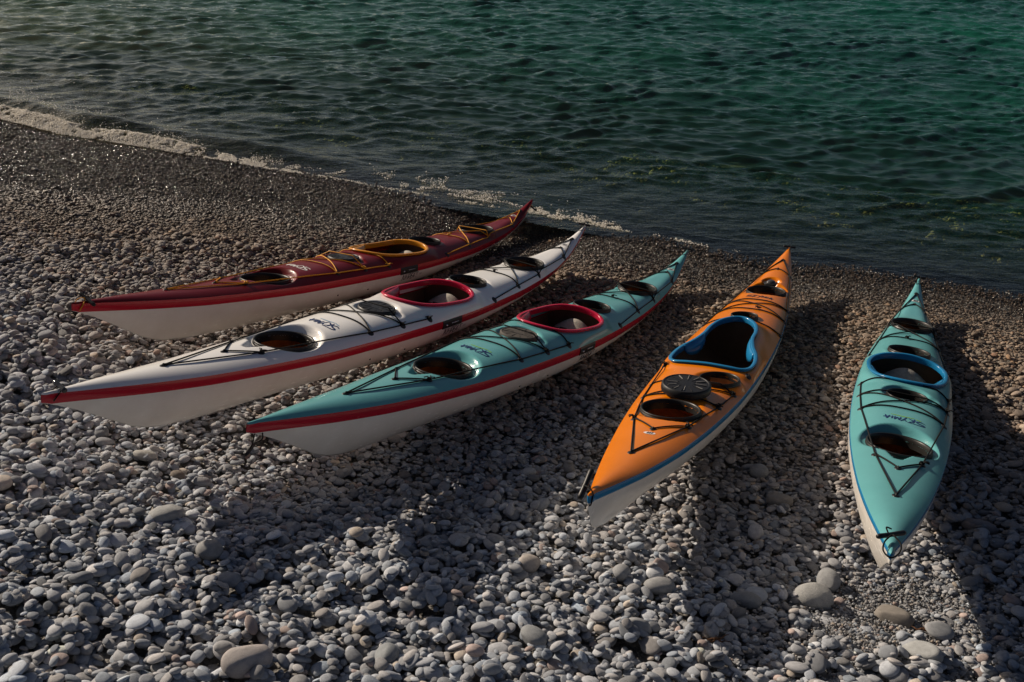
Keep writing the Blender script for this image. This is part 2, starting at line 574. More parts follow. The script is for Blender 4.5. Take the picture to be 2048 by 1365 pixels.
def special_stones():
    """stones one can find in the photograph: (pixel, long half-axis m, b/a, c/a, tint, spin in beach plane, shape seed, label)"""
    g = .30
    return [
        ((330, 1038), .094, .56, .42, (.30, .29, .27), .15, (41, .12, 1.35, 0), 'long flat grey slab of stone left of the shadow below the teal and red-striped bow'),
        ((418, 1107), .058, .92, .70, (.30, .285, .265), .4, (42, .05, 1, .28), 'round grey stone with a chipped corner on the edge of the left shadow'),
        ((495, 1338), .112, .62, .5, (.40, .345, .31), .75, (43, .10, 1.25, 0), 'large pinkish white mottled stone cut by the bottom edge of the photo'),
        ((1628, 1206), .078, .86, .7, (.36, .34, .31), .1, (44, .14, 1, 0), 'large rounded triangular pale stone left of the keel of the right teal kayak'),
        ((1657, 1164), .066, .7, .7, (.27, .26, .25), 1.2, (45, .10, 1, 0), 'upright pale stone leaning behind the large rounded triangular one'),
        ((1843, 1318), .098, .62, .5, (.33, .32, .30), 2.2, (46, .16, 1, 0), 'large kidney shaped grey stone near the bottom right of the beach'),
        ((1788, 1236), .078, .66, .62, (.24, .205, .17), 2.5, (47, .17, 1.3, 0), 'brownish angular rock in the fine gravel below the right teal kayak'),
        ((1878, 1272), .07, .8, .3, (.33, .32, .31), .2, (48, .06, 1.1, 0), 'flat round light grey stone at the edge of the big right shadow'),
        ((775, 1308), .072, .72, .6, (.27, .27, .265), 1.5, (49, .04, 1, 0), 'tall egg shaped grey stone near the bottom below the middle of the beach'),
        ((1492, 1203), .082, .66, .55, (.24, .235, .23), .05, (50, .05, 1, 0), 'largest oval grey stone lying inside the shadow of the orange kayak'),
        ((1058, 1131), .048, .9, .75, (.40, .34, .29), 1.1, (51, .12, 1.15, 0), 'pitted pinkish buff stone on the sunlit strip left of the orange kayak shadow'),
        ((1066, 1276), .064, .85, .62, (.27, .265, .255), 2.4, (52, .13, 1, 0), 'dimpled grey stone right of the tip of the middle shadow'),
        ((1242, 1150), .06, .72, .62, (.29, .28, .27), 1.4, (53, .04, 1, 0), 'smooth upright oval stone below the stern of the orange kayak'),
        ((1317, 1178), .07, .66, .55, (.31, .295, .28), 3.0, (54, .09, 1.1, 0), 'broad stone half in sun at the left edge of the orange kayak shadow'),
        ((355, 955), .042, .86, .7, (.20, .155, .12), 2.7, (55, .07, 1, 0), 'small brown rounded stone below the bow of the white kayak'),
        ((290, 918), .056, .62, .5, (.36, .33, .29), 3.0, (56, .10, 1, 0), 'pale dented stone under the bow of the white kayak'),
        ((79, 887), .056, .62, .5, (.37, .335, .29), .2, (57, .06, 1, 0), 'pale buff oval stone at the left below the tip of the white kayak'),
        ((1277, 1264), .062, .78, .6, (.31, .30, .29), .4, (58, .12, 1.1, 0), 'pale wedge shaped stone below the orange kayak shadow near the bottom'),
        ((1958, 1057), .092, .55, .4, (.24, .2, .185), .0, (59, .08, 1.1, 0), 'long reddish grey stone in the dark shadow right of the right teal kayak'),
        ((1560, 1009), .056, .85, .7, (.26, .225, .19), 2.4, (60, .12, 1.15, 0), 'brownish lumpy stone in the shade between the orange and right teal kayaks'),
        ((1517, 949), .05, .92, .8, (.29, .275, .26), .3, (61, .04, 1, 0), 'round grey boulder in the shade beside the orange hull'),
        ((1905, 905), .055, .7, .5, (.22, .2, .19), .3, (62, .08, 1, 0), 'dark stone in the shade close beside the right teal hull'),
    ]


SPEC_LEN = [80, 56, 106, 76, 66, 90, 72, 60, 66, 64, 44, 58, 54, 64, 33, 46, 44, 54, 74, 50, 40, 50]      # length in the photograph, pixels


def drop_shingle():
    # candidate stones
    area_n = int(18.8 * 14.6 * 2300)
    x = rng.uniform(GX0 + .15, GX0 + 18.6, area_n); y = rng.uniform(GY0 + .15, GY0 + 14.4, area_n)
    sd = shore_sd(x, y)
    z = ground(x, y)
    u, v, f = project(np.stack([x, y, z], 1))
    ww = wet_width(x)
    keep = (f > 1) & (u > -1000) & (u < 2048 + 1000) & (v < 1365 + 620) & (sd > -3.6)
    thin = rng.random(area_n)
    keep &= ~((sd > -.25) & (thin < .94 * sstep(1.3, .6, sd / ww)))
    keep &= ~((sd < -.25) & (thin < .55))
    x, y, sd, u, v, ww = x[keep], y[keep], sd[keep], u[keep], v[keep], ww[keep]
    n = len(x)
    patch = noise2(x, y, 9, 3, 1.4)
    med = .0190 * (0.66 + .8 * patch)
    # the gravelly patch by the right kayak's bow
    gp = np.exp(-(((u - 1790) / 150) ** 2 + ((v - 1200) / 70) ** 2))
    med *= 1 - .5 * gp
    med = np.where(sd < ww * 1.15 + .15, med * .8, med)
    med = np.where(sd < -.25, .026, med)
    med *= (1 - .32 * sstep(6.4, 2.8, sd)) * (1 + .22 * sstep(5.6, 3.6, y))
    a = np.clip(med * rng.lognormal(0, .36, n), .0068, .050)
    b = a * rng.uniform(.58, .95, n); c = a * rng.uniform(.27, .54, n)
    spin = rng.uniform(0, np.pi, n)
    round_ = rng.integers(0, 13, n)
    spec = special_stones()
    sx, sy, sa, sb, scc, ssp = [], [], [], [], [], []
    for (px, la, rb, rc, tint, sp, shp, lab) in spec:
        P = on_ground(*px)
        la = SPEC_LEN[len(sx)] / 2 * project(P)[2] / CAM_F
        sx.append(P[0]); sy.append(P[1]); sa.append(la); sb.append(la * rb); scc.append(la * rc); ssp.append(sp)
    ns = len(spec)
    x = np.concatenate([x, sx]); y = np.concatenate([y, sy]); a = np.concatenate([a, sa]); b = np.concatenate([b, sb]); c = np.concatenate([c, scc])
    spin = np.concatenate([spin, ssp]); round_ = np.concatenate([round_, [13] * ns])
    sd = np.concatenate([sd, shore_sd(np.array(sx), np.array(sy))])
    n = len(x)
    gx = np.arange(GNX) * GH + GX0; gy = np.arange(GNY) * GH + GY0
    XX, YY = np.meshgrid(gx[::8], gy[::8])
    base_lo = ground(XX, YY)
    # bilinear upsample of the base
    iy = np.linspace(0, base_lo.shape[0] - 1.001, GNY); ix = np.linspace(0, base_lo.shape[1] - 1.001, GNX)
    iy = np.minimum(np.arange(GNY) / 8., base_lo.shape[0] - 1.001); ix = np.minimum(np.arange(GNX) / 8., base_lo.shape[1] - 1.001)
    y0, x0 = iy.astype(int), ix.astype(int); fy, fx = (iy - y0)[:, None], (ix - x0)[None]
    base = ((base_lo[y0][:, x0] * (1 - fx) + base_lo[y0][:, x0 + 1] * fx) * (1 - fy) + (base_lo[y0 + 1][:, x0] * (1 - fx) + base_lo[y0 + 1][:, x0 + 1] * fx) * fy).astype(np.float32)
    H = np.zeros((GNY, GNX), np.float32)
    ci = np.clip(((x - GX0) / GH + .5).astype(int), 14, GNX - 15); cj = np.clip(((y - GY0) / GH + .5).astype(int), 14, GNY - 15)
    K = np.clip(np.ceil(a / GH).astype(int), 1, 9)
    zc = np.zeros(n); nxs = np.zeros(n); nys = np.zeros(n)
    cs, sn = np.cos(spin), np.sin(spin)
    for rd in range(14):
        for k in range(1, 10):
            q = np.nonzero((round_ == rd) & (K == k))[0]
            if not len(q):
                continue
            if rd == 13:
                batches = [np.array([w]) for w in q]
            else:
                batches = np.array_split(rng.permutation(q), max(1, min(7, len(q) // 150)))
            o = np.arange(-k, k + 1); DY, DX = np.meshgrid(o, o, indexing='ij'); dx, dy = (DX * GH).ravel(), (DY * GH).ravel()
            for qq in batches:
                lx = dx[None] * cs[qq, None] + dy[None] * sn[qq, None]; ly = -dx[None] * sn[qq, None] + dy[None] * cs[qq, None]
                rho = (lx / a[qq, None]) ** 2 + (ly / b[qq, None]) ** 2
                m = rho < 1
                w = np.where(m, 1 - rho * .6, 0) + 1e-6
                jj = cj[qq, None] + DY.ravel()[None]; ii = ci[qq, None] + DX.ravel()[None]
                h = H[jj, ii]
                sw = w.sum(1); mean = (w * h).sum(1) / sw
                hv = (h - mean[:, None]) * w
                Sxx = (w * dx ** 2).sum(1) + 1e-7; Syy = (w * dy ** 2).sum(1) + 1e-7
                gxs = np.clip((hv * dx).sum(1) / Sxx, -.7, .7) * .68; gys = np.clip((hv * dy).sum(1) / Syy, -.7, .7) * .68
                std = np.sqrt((w * (h - mean[:, None]) ** 2).sum(1) / sw)
                z_ = mean + c[qq] * (.66 if rd < 13 else .30) + .14 * std
                top = z_[:, None] + gxs[:, None] * dx + gys[:, None] * dy + c[qq, None] * np.sqrt(np.clip(1 - rho, 0, 1))
                np.maximum.at(H, (jj[m], ii[m]), top[m].astype(np.float32))
                zc[qq] = z_; nxs[qq] = -gxs; nys[qq] = -gys
    # which stones still show
    vis = np.zeros(n)
    for k in range(1, 10):
        q = np.nonzero(K == k)[0]
        if not len(q):
            continue
        o = np.arange(-k, k + 1); DY, DX = np.meshgrid(o, o, indexing='ij'); dx, dy = (DX * GH).ravel(), (DY * GH).ravel()
        for qq in np.array_split(q, max(1, len(q) // 20000)):
            lx = dx[None] * cs[qq, None] + dy[None] * sn[qq, None]; ly = -dx[None] * sn[qq, None] + dy[None] * cs[qq, None]
            rho = (lx / a[qq, None]) ** 2 + (ly / b[qq, None]) ** 2
            m = rho < 1
            h = H[cj[qq, None] + DY.ravel()[None], ci[qq, None] + DX.ravel()[None]]
            top = zc[qq, None] - nxs[qq, None] * dx - nys[qq, None] * dy + c[qq, None] * np.sqrt(np.clip(1 - rho, 0, 1))
            vis[qq] = (m & (top > h - .004)).sum(1) / np.maximum(m.sum(1), 1)
    # remove the overall thickness of the pile (smoothed), keep the relief
    wn = 41
    pad = np.pad(H, ((wn, wn), (wn, wn)), mode='edge')
    cs2 = np.cumsum(np.cumsum(pad, 0, dtype=np.float64), 1)
    Hs = (cs2[2 * wn:, 2 * wn:] - cs2[:-2 * wn, 2 * wn:] - cs2[2 * wn:, :-2 * wn] + cs2[:-2 * wn, :-2 * wn]) / (4 * wn * wn)
    Hs = Hs[:GNY, :GNX]
    zb = base[cj, ci] + zc - Hs[cj, ci]
    tint = stone_tints(n)
    br = (sstep(6.4, 1.8, sd + 1.6 * (noise2(x, y, 41, 3, 1.2) - .5)))[:, None]
    tint = tint * (1 - br) * np.array([1.0, 1.05, 1.11]) + tint * np.array([.70, .54, .40]) * br
    for k, sp in enumerate(spec):
        tint[n - ns + k] = np.array(sp[4]) * [.97, 1.03, 1.10]
    ww = wet_width(x)
    wet = np.clip(1 - sstep(.6, 1.35, sd / ww + .35 * (noise2(x, y, 21, 3, .5) - .5)), 0, 1)
    wet = np.where(sd < -.3, 0., wet)
    tint = np.where((sd < -.2)[:, None], np.clip(tint * np.array([1.55, 1.7, 1.0]), 0, .8), tint)
    Rm = frames(nxs + rng.normal(0, .08, n), nys + rng.normal(0, .08, n), spin)
    bad = hull_clear(x, y, zb, c * .75)
    ok = (vis > .10) & ~bad & ~((sd < -.02) & (zb + c > sea_z(x, y) - .015))
    ok[n - ns:] = True
    # the largest of those in sight become things of their own
    P = np.stack([x, y, zb], 1)
    u, v, f = project(P)
    hid = np.zeros(n, bool)
    for kname, (A, o) in PM.items():                # behind a hull as seen from the beach
        for tt in np.linspace(.05, .7, 14):
            Q = P * (1 - tt) + CPOS * tt
            loc = (Q - o) @ A
            ln = LINES[kname]
            hid |= (loc[:, 0] > 0) & (loc[:, 0] < ln.L) & (np.abs(loc[:, 1]) < ln.b(loc[:, 0])) & (loc[:, 2] < ln.zs(loc[:, 0]) + .05) & (loc[:, 2] > ln.zk(loc[:, 0]) - .03)
    inv = ok & (u > 12) & (u < 2036) & (v > 0) & (v < 1352) & (sd > 0) & ~hid & (vis > .5)
    size = np.where(inv, a * np.sqrt(b / a) / f * np.clip(vis, 0, 1) ** .5, 0)
    size[n - ns:] = 9
    order = np.argsort(-size)[:300]
    single = np.zeros(n, bool); single[order] = True
    return dict(x=x, y=y, z=zb, a=a, b=b, c=c, R=Rm, tint=tint, wet=wet, ok=ok, single=single, spec=spec, ns=ns, n=n, u=u, v=v, sd=sd, order=order)


SG = drop_shingle()


LANDMARKS = [((330, 1038), 'long flat grey slab'), ((418, 1107), 'chipped round stone'), ((495, 1338), 'pinkish mottled stone'),
             ((1628, 1206), 'rounded triangular pale stone'), ((1843, 1318), 'kidney shaped stone'), ((1788, 1236), 'brownish angular rock'),
             ((775, 1308), 'egg shaped grey stone'), ((1492, 1203), 'largest oval shaded stone'), ((1058, 1131), 'pitted pinkish stone'),
             ((1066, 1276), 'dimpled grey stone'), ((1317, 1178), 'broad half sunlit stone'), ((290, 918), 'pale dented stone'),
             ((79, 887), 'pale buff oval stone'), ((1958, 1057), 'long reddish shaded stone'), ((1560, 1009), 'brownish lumpy stone'),
             ((144, 605), 'red kayak bow tip'), ((83, 791), 'white kayak bow tip'), ((495, 849), 'red-striped teal bow tip'), ((1175, 985), 'orange kayak stern tip'),
             ((1784, 1109), 'right teal bow tip'), ((654, 913), 'red-striped teal forefoot'), ((300, 855), 'white kayak forefoot'), ((1060, 394), 'red kayak stern tip'),
             ((1171, 452), 'white kayak stern tip'), ((1379, 502), 'red-striped teal stern tip'), ((1580, 497), 'orange kayak bow tip'), ((1838, 556), 'right teal stern tip'),
             ((1000, 800), 'red-striped teal hull side'), ((1330, 740), 'orange kayak left side'), ((1550, 800), 'orange kayak right side'), ((1700, 850), 'right teal left side'),
             ((1920, 820), 'right teal right side'), ((500, 640), 'red kayak hull side'), ((800, 700), 'white kayak hull side')]


def pebble_label(d, i):
    """shade, shape and where it lies from the nearest thing one can find"""
    t = d['tint'][i]; lum = t.mean(); rg_ = t[0] / t[2]
    kind = 'buff' if rg_ > 1.3 else 'dark grey' if lum < .25 else 'pale grey' if lum > .40 else 'mid grey'
    ratio = d['b'][i] / d['a'][i]
    shape = 'long' if ratio < .68 else 'oval' if ratio < .84 else 'round'
    u, v = d['u'][i], d['v'][i]
    (lu, lv), nm = min(LANDMARKS, key=lambda q: (q[0][0] - u) ** 2 + ((q[0][1] - v) * 1.5) ** 2)
    du, dv = u - lu, (v - lv) * 1.5
    dist = math.hypot(du, dv)
    sec = int(round(math.degrees(math.atan2(dv, du)) / 45)) % 8
    side = ['right of', 'below and right of', 'below', 'below and left of', 'left of', 'above and left of', 'above', 'above and right of'][sec]
    far = 'just' if dist < 70 else 'a little' if dist < 140 else 'further'
    return 'large %s %s pebble %s %s the %s' % (kind, shape, far, side, nm)


def place_shingle():
    d = SG
    RR = np.einsum('ij,njk->nik', R3, d['R'])
    Ew = eulers(RR)
    Pw = W(np.stack([d['x'], d['y'], d['z']], 1))
    S = np.stack([d['a'], d['b'], d['c']], 1)
    m = d['ok'] & ~d['single']
    idx = rng.integers(0, len(SHAPES), d['n'])
    instance_cloud('pebbles', Pw[m], Ew[m], S[m], idx[m], d['tint'][m], d['wet'][m], SHAPES, 'grey beach pebbles heaped over the whole shore')
    print('pebbles', int(m.sum()))
    base0 = d['n'] - d['ns']
    for i in d['order']:
        i = int(i)
        if i >= base0:
            sp = d['spec'][i - base0]
            me = stone_mesh('stone', 4, sp[6][0], sp[6][1], sp[6][2], sp[6][3])
            o = bpy.data.objects.new('stone', me)
            o['label'] = sp[7]; o['group'] = 'stones on the beach'; o['category'] = 'stone'
        else:
            o = bpy.data.objects.new('pebble', SHAPES[int(idx[i])])
            o['label'] = pebble_label(d, i)
            o['group'] = 'larger pebbles loose on the shingle'; o['category'] = 'pebble'
        COL.objects.link(o)
        o.matrix_world = Matrix([[RR[i, r, 0] * S[i, 0], RR[i, r, 1] * S[i, 1], RR[i, r, 2] * S[i, 2], Pw[i, r]] for r in range(3)] + [[0, 0, 0, 1]])
        o['tint'] = [float(q) for q in d['tint'][i]]
        o['wet'] = float(d['wet'][i])


place_shingle()


def place_gravel():
    """fine wet gravel of the swash zone, and grit between the bigger stones"""
    Ps = []
    n = 560000
    x = rng.uniform(-10.5, 8.0, n); y = rng.uniform(7.2, 16.2, n)
    sd = shore_sd(x, y); ww = wet_width(x)
    k = (sd > -.45) & (rng.random(n) < sstep(1.75, .75, sd / ww)) & (rng.random(n) < 1 - .75 * sstep(-2.5, -6, x) * 0)
    z = ground(x, y)
    k &= in_view(x, y, z, .9)
    x, y, z, sd, ww = x[k], y[k], z[k], sd[k], ww[k]
    m = len(x)
    a = np.clip(.0085 * rng.lognormal(0, .35, m), .005, .02) * np.interp(x, [-8, 0, 5], [1.35, 1., .95])
    zz = z + rng.normal(-.004, .006, m) + .010 * (noise2(x, y, 31, 2, .25) - .5)
    wet = np.clip(1 - sstep(.6, 1.4, sd / ww + .3 * (noise2(x, y, 21, 3, .5) - .5)), 0, 1)
    tint = stone_tints(m) * np.array([.86, .66, .49]) * .58
    # dry grit in the gravelly patches
    n2 = 11000
    u = rng.normal(1800, 120, n2); v = rng.normal(1200, 70, n2)
    X2 = []
    r = f0[None] + RIGHT[None] * ((u - 1024) / CAM_F)[:, None] - UP[None] * ((v - 682.5) / CAM_F)[:, None]
    P = CPOS[None] + r * ((-.15 - CAM_H) / r[:, 2])[:, None]
    x2, y2 = P[:, 0], P[:, 1]; z2 = ground(x2, y2) + rng.normal(-.012, .006, n2)
    a2 = np.clip(.006 * rng.lognormal(0, .4, n2), .003, .014)
    x = np.concatenate([x, x2]); y = np.concatenate([y, y2]); zz = np.concatenate([zz, z2]); a = np.concatenate([a, a2])
    wet = np.concatenate([wet, np.zeros(n2)]); tint = np.vstack([tint, stone_tints(n2) * .8])
    ok = ~hull_clear(x, y, zz, a)
    x, y, zz, a, wet, tint = x[ok], y[ok], zz[ok], a[ok], wet[ok], tint[ok]
    m = len(x)
    S = np.stack([a, a * rng.uniform(.65, 1, m), a * rng.uniform(.45, .8, m)], 1)
    Rm = np.einsum('ij,njk->nik', R3, frames(rng.normal(0, .3, m), rng.normal(0, .3, m), rng.uniform(0, 3.14, m)))
    instance_cloud('gravel', W(np.stack([x, y, zz], 1)), eulers(Rm), S, rng.integers(0, len(SHAPES_LO), m), tint, wet, SHAPES_LO, 'dark wet gravel along the water')
    print('gravel', m)


place_gravel()


# ------------------------------------------------------------------ sea
def wave_field(X, Y, amp):
    """sum of directional ripples with sharpened crests (world metres)"""
    h = np.zeros(X.shape)
    rg = np.random.default_rng(77)
    wx = X + .25 * (noise2(X, Y, 51, 2, 1.6) - .5) * 2; wy = Y + .25 * (noise2(X, Y, 52, 2, 1.3) - .5) * 2
    comp = []
    for lam, am, k in ((1.9, .0075, 4), (.9, .0072, 7), (.50, .0076, 11), (.32, .0076, 15), (.22, .0056, 17), (.15, .0031, 14)):
        for q in range(k):
            th = rg.normal(math.radians(95), .40)
            l = lam * rg.uniform(.75, 1.3)
            comp.append((l, am * rg.uniform(.5, 1.2) / math.sqrt(k) * 1.55, th, rg.uniform(0, 6.28)))
    for l, a, th, ph in comp:
        kx, ky = math.cos(th) * 2 * math.pi / l, math.sin(th) * 2 * math.pi / l
        p = kx * wx + ky * wy + ph
        s = np.sin(p)
        h += a * (s - .34 * np.cos(2 * p))
    grp = .78 + .45 * noise2(X, Y, 53, 3, 2.5)
    return h * amp * grp


def build_sea():
    # rows follow the distance from the camera; spacing grows with it
    dist = [8.2]
    while dist[-1] < 60:
        dist.append(dist[-1] + max(.026, dist[-1] * .0021) * (1 if dist[-1] < 26 else 3))
    dist += [70, 90, 130, 200, 350, 700, 1500, 3500, 8000]
    ang = np.linspace(-.72, .72, 900)
    D, A = np.meshgrid(np.array(dist), ang, indexing='ij')
    cwp = W(CPOS)
    X = cwp[0] + D * np.sin(A); Y = cwp[1] + D * np.cos(A)
    # signed distance to the edge, in the beach frame's plan
    Z0 = np.full(X.shape, WL)
    PB = np.stack([X, Y, Z0], -1) @ R3           # world -> beach
    sd = shore_sd(PB[..., 0], PB[..., 1])
    depth = WL - (np.stack([PB[..., 0], PB[..., 1], ground(PB[..., 0], PB[..., 1])], -1) @ NW)
    amp = sstep(.0, 2.2, -sd) * .86 + .14
    amp = amp * np.where(D > 60, 0, 1)
    h = wave_field(X, Y, amp)
    # a low wash line creeping up the gravel
    h += .012 * sstep(.5, .05, -sd) * (noise2(X, Y, 61, 3, .35) - .3)
    # breaking crest at the left
    crest = np.exp(-((-sd - .38) / .17) ** 2) * sstep(-1.2, -3.2, PB[..., 0]) * .11 * (.5 + noise2(X, Y, 62, 2, .8))
    h += crest
    Z = WL + h
    keep_v = sd < .26
    keep = (keep_v[:-1, :-1] & keep_v[1:, :-1] & keep_v[:-1, 1:] & keep_v[1:, 1:])
    V = np.stack([X.ravel(), Y.ravel(), Z.ravel()], 1)
    F = np.array(grid_faces(len(dist), len(ang), keep=keep))
    used = np.zeros(len(V), bool); used[F.ravel()] = True
    remap = np.cumsum(used) - 1
    me = mesh_from('sea', V[used], remap[F].tolist())
    at = me.attributes.new('depth', 'FLOAT', 'POINT'); at.data.foreach_set('value', np.clip(depth.ravel()[used], -1, 20).astype(np.float32))
    m, N, L = new_mat('sea_water')
    for nd in list(N):
        if nd.type == 'BSDF_PRINCIPLED':
            N.remove(nd)
    out = [x for x in N if x.type == 'OUTPUT_MATERIAL'][0]
    da = N.new('ShaderNodeAttribute'); da.attribute_name = 'depth'
    tc = N.new('ShaderNodeNewGeometry')
    # fine ripples
    mp = N.new('ShaderNodeMapping'); mp.inputs['Scale'].default_value = (1., 2.6, 1.)
    L.new(tc.outputs['Position'], mp.inputs[0])
    n1 = N.new('ShaderNodeTexNoise'); n1.inputs['Scale'].default_value = 5.5; n1.inputs['Detail'].default_value = 5; n1.inputs['Roughness'].default_value = .55
    n1.inputs['Distortion'].default_value = .5
    L.new(mp.outputs[0], n1.inputs[0])
    bp = N.new('ShaderNodeBump'); bp.inputs['Strength'].default_value = 1.; bp.inputs['Distance'].default_value = .015
    L.new(n1.outputs['Fac'], bp.inputs['Height'])
    fr = N.new('ShaderNodeFresnel'); fr.inputs['IOR'].default_value = 1.333; L.new(bp.outputs[0], fr.inputs['Normal'])
    gl = N.new('ShaderNodeBsdfGlossy'); gl.inputs['Roughness'].default_value = .04; L.new(bp.outputs[0], gl.inputs['Normal'])
    gl.inputs['Color'].default_value = (1., .98, .86, 1)
    # body: clear over the shallows, green where deep
    tr = N.new('ShaderNodeBsdfTransparent')
    df = N.new('ShaderNodeBsdfDiffuse'); L.new(bp.outputs[0], df.inputs['Normal'])
    ml = N.new('ShaderNodeMath'); ml.operation = 'MULTIPLY'; ml.inputs[1].default_value = -.72
    ex = N.new('ShaderNodeMath'); ex.operation = 'EXPONENT'
    L.new(da.outputs['Fac'], ml.inputs[0]); L.new(ml.outputs[0], ex.inputs[0])
    iv = N.new('ShaderNodeMath'); iv.operation = 'SUBTRACT'; iv.inputs[0].default_value = 1; iv.use_clamp = True
    L.new(ex.outputs[0], iv.inputs[1])
    cr = N.new('ShaderNodeValToRGB')
    e = cr.color_ramp.elements
    e[0].position = 0; e[0].color = (.90, .95, .82, 1); e[1].position = 1; e[1].color = (.02, .30, .18, 1)
    e2 = e.new(.35); e2.color = (.64, .84, .52, 1)
    L.new(iv.outputs[0], cr.inputs[0]); L.new(cr.outputs[0], tr.inputs['Color'])
    # drifting patches of deeper and lighter bottom
    n3 = N.new('ShaderNodeTexNoise'); n3.inputs['Scale'].default_value = .22; n3.inputs['Detail'].default_value = 3
    L.new(tc.outputs['Position'], n3.inputs[0])
    dc = N.new('ShaderNodeValToRGB'); q = dc.color_ramp.elements
    q[0].position = .35; q[0].color = (.006, .070, .050, 1); q[1].position = .7; q[1].color = (.011, .130, .084, 1)
    L.new(n3.outputs['Fac'], dc.inputs[0]); L.new(dc.outputs[0], df.inputs['Color'])
    mb = N.new('ShaderNodeMixShader'); L.new(iv.outputs[0], mb.inputs[0]); L.new(tr.outputs[0], mb.inputs[1]); L.new(df.outputs[0], mb.inputs[2])
    pw = N.new('ShaderNodeMath'); pw.operation = 'POWER'; pw.inputs[1].default_value = .82; L.new(fr.outputs[0], pw.inputs[0])
    ms = N.new('ShaderNodeMixShader'); L.new(pw.outputs[0], ms.inputs[0]); L.new(mb.outputs[0], ms.inputs[1]); L.new(gl.outputs[0], ms.inputs[2])
    L.new(ms.outputs[0], out.inputs['Surface'])
    o = link('sea_water', me, m)
    o['kind'] = 'structure'


build_sea()


# ------------------------------------------------------------------ foam
def build_foam():
    m, N, L = new_mat('foam')
    b = N['Principled BSDF']
    b.inputs['Base Color'].default_value = (.86, .85, .82, 1); b.inputs['Roughness'].default_value = .25
    b.inputs['Subsurface Weight'].default_value = .0
    tl = N.new('ShaderNodeBsdfTranslucent'); tl.inputs['Color'].default_value = (.95, .92, .86, 1)
    mxs = N.new('ShaderNodeMixShader'); mxs.inputs[0].default_value = .68
    L.new(b.outputs[0], mxs.inputs[1]); L.new(tl.outputs[0], mxs.inputs[2])
    L.new(mxs.outputs[0], [q for q in N if q.type == 'OUTPUT_MATERIAL'][0].inputs['Surface'])
    bub = []
    for k in range(3):
        bm = bmesh.new(); bmesh.ops.create_icosphere(bm, subdivisions=1, radius=1)
        me = bpy.data.meshes.new('foam_bubble'); bm.to_mesh(me); bm.free()
        me.materials.append(m); me.polygons.foreach_set('use_smooth', [True] * len(me.polygons)); bub.append(me)
    # shoreline arc positions
    seg = np.linalg.norm(np.diff(SH, axis=0), axis=1); cum = np.concatenate([[0], np.cumsum(seg)])

    def along(tt):
        return np.stack([np.interp(tt, cum, SH[:, 0]), np.interp(tt, cum, SH[:, 1])], 1)
    # density against pixel column u
    n = 420000
    t = rng.uniform(0, cum[-1], n)
    P0 = along(t); P1 = along(t + .05)
    d = P1 - P0; d /= np.linalg.norm(d, axis=1)[:, None] + 1e-9
    nrm = np.stack([-d[:, 1], d[:, 0]], 1)            # towards the sea
    nrm *= np.where(shore_sd(P0[:, 0] + nrm[:, 0] * .1, P0[:, 1] + nrm[:, 1] * .1) < 0, 1, -1)[:, None]
    z0 = ground(P0[:, 0], P0[:, 1])
    u, v, f = project(np.column_stack([P0, z0]))
    width = np.interp(u, [-400, 0, 330, 480, 600, 760, 1000, 1080, 1180, 1330, 1700, 2048], [.62, .54, .40, .22, .06, .04, .05, .22, .20, .06, .035, .02])
    dens = np.interp(u, [-400, 0, 330, 480, 600, 760, 1000, 1080, 1180, 1330, 1700, 2048], [1., 1., 1, .75, .12, .03, .05, .26, .18, .03, .006, .0])
    q = rng.beta(1.25, 2.3, n) * width * 1.25 - .04
    X = P0 + nrm * q[:, None]
    lump = noise2(X[:, 0], X[:, 1], 71, 4, .22, .6)
    lace = np.abs(noise2(X[:, 0] * 1., X[:, 1] * 1., 72, 3, .12) - .5) * 2
    keep = (rng.random(n) < dens * np.where(q < width * .55, 1, .55)) & (rng.random(n) < sstep(.45, .60, lump + .25 * (1 - q / (width + .02)) * dens)) & (f > 0) & (u > -500) & (u < 2300)
    fine_ = noise2(X[:, 0], X[:, 1], 77, 3, .075, .6)
    keep &= fine_ > .30 + .24 * np.clip(q / (width + .01), 0, 1.1) + .10 * (1 - dens)
    X, q, lump, width, u, dens = X[keep], q[keep], lump[keep], width[keep], u[keep], dens[keep]
    k = len(X)
    hump = np.exp(-((q - width * .30) / (width * .32 + .01)) ** 2) * .085 * dens * sstep(.1, .5, width) * .85
    z = np.maximum(sea_z(X[:, 0], X[:, 1]), ground(X[:, 0], X[:, 1])) + hump * (.35 + 1.3 * lump) * (1 - .22 * rng.random(k) ** 3) + rng.uniform(0, .005, k)
    a = np.clip(.0042 * rng.lognormal(0, .4, k), .002, .011)
    # lacy scraps on the water off the beach and thrown droplets
    ms = 9000
    uu = np.concatenate([rng.normal(900, 110, ms // 3), rng.uniform(150, 760, ms // 3), rng.normal(380, 160, ms - 2 * (ms // 3))])
    vv = np.interp(uu, [p[0] for p in SHORE_PX], [p[1] for p in SHORE_PX]) - np.abs(rng.normal(0, 16, ms)) - 4
    r = f0[None] + RIGHT[None] * ((uu - 1024) / CAM_F)[:, None] - UP[None] * ((vv - 682.5) / CAM_F)[:, None]
    Q = CPOS[None] + r * ((WL - NW @ CPOS) / (r @ NW))[:, None]
    sc = np.abs(noise2(Q[:, 0], Q[:, 1], 73, 3, .3) - .5) < .06
    Q = Q[sc & (shore_sd(Q[:, 0], Q[:, 1]) < -.02)]
    X = np.vstack([np.column_stack([X, z]), Q + np.array([0, 0, .012])])
    a = np.concatenate([a, np.clip(.0035 * rng.lognormal(0, .4, len(Q)), .002, .009)])
    ns_ = 5200
    tt = np.interp(rng.beta(1.0, 1.6, ns_), [0, 1], [0, 1])
    us = -60 + 660 * tt
    vs = np.interp(us, [p[0] for p in SHORE_PX], [p[1] for p in SHORE_PX])
    r = f0[None] + RIGHT[None] * ((us - 1024) / CAM_F)[:, None] - UP[None] * ((vs - 682.5) / CAM_F)[:, None]
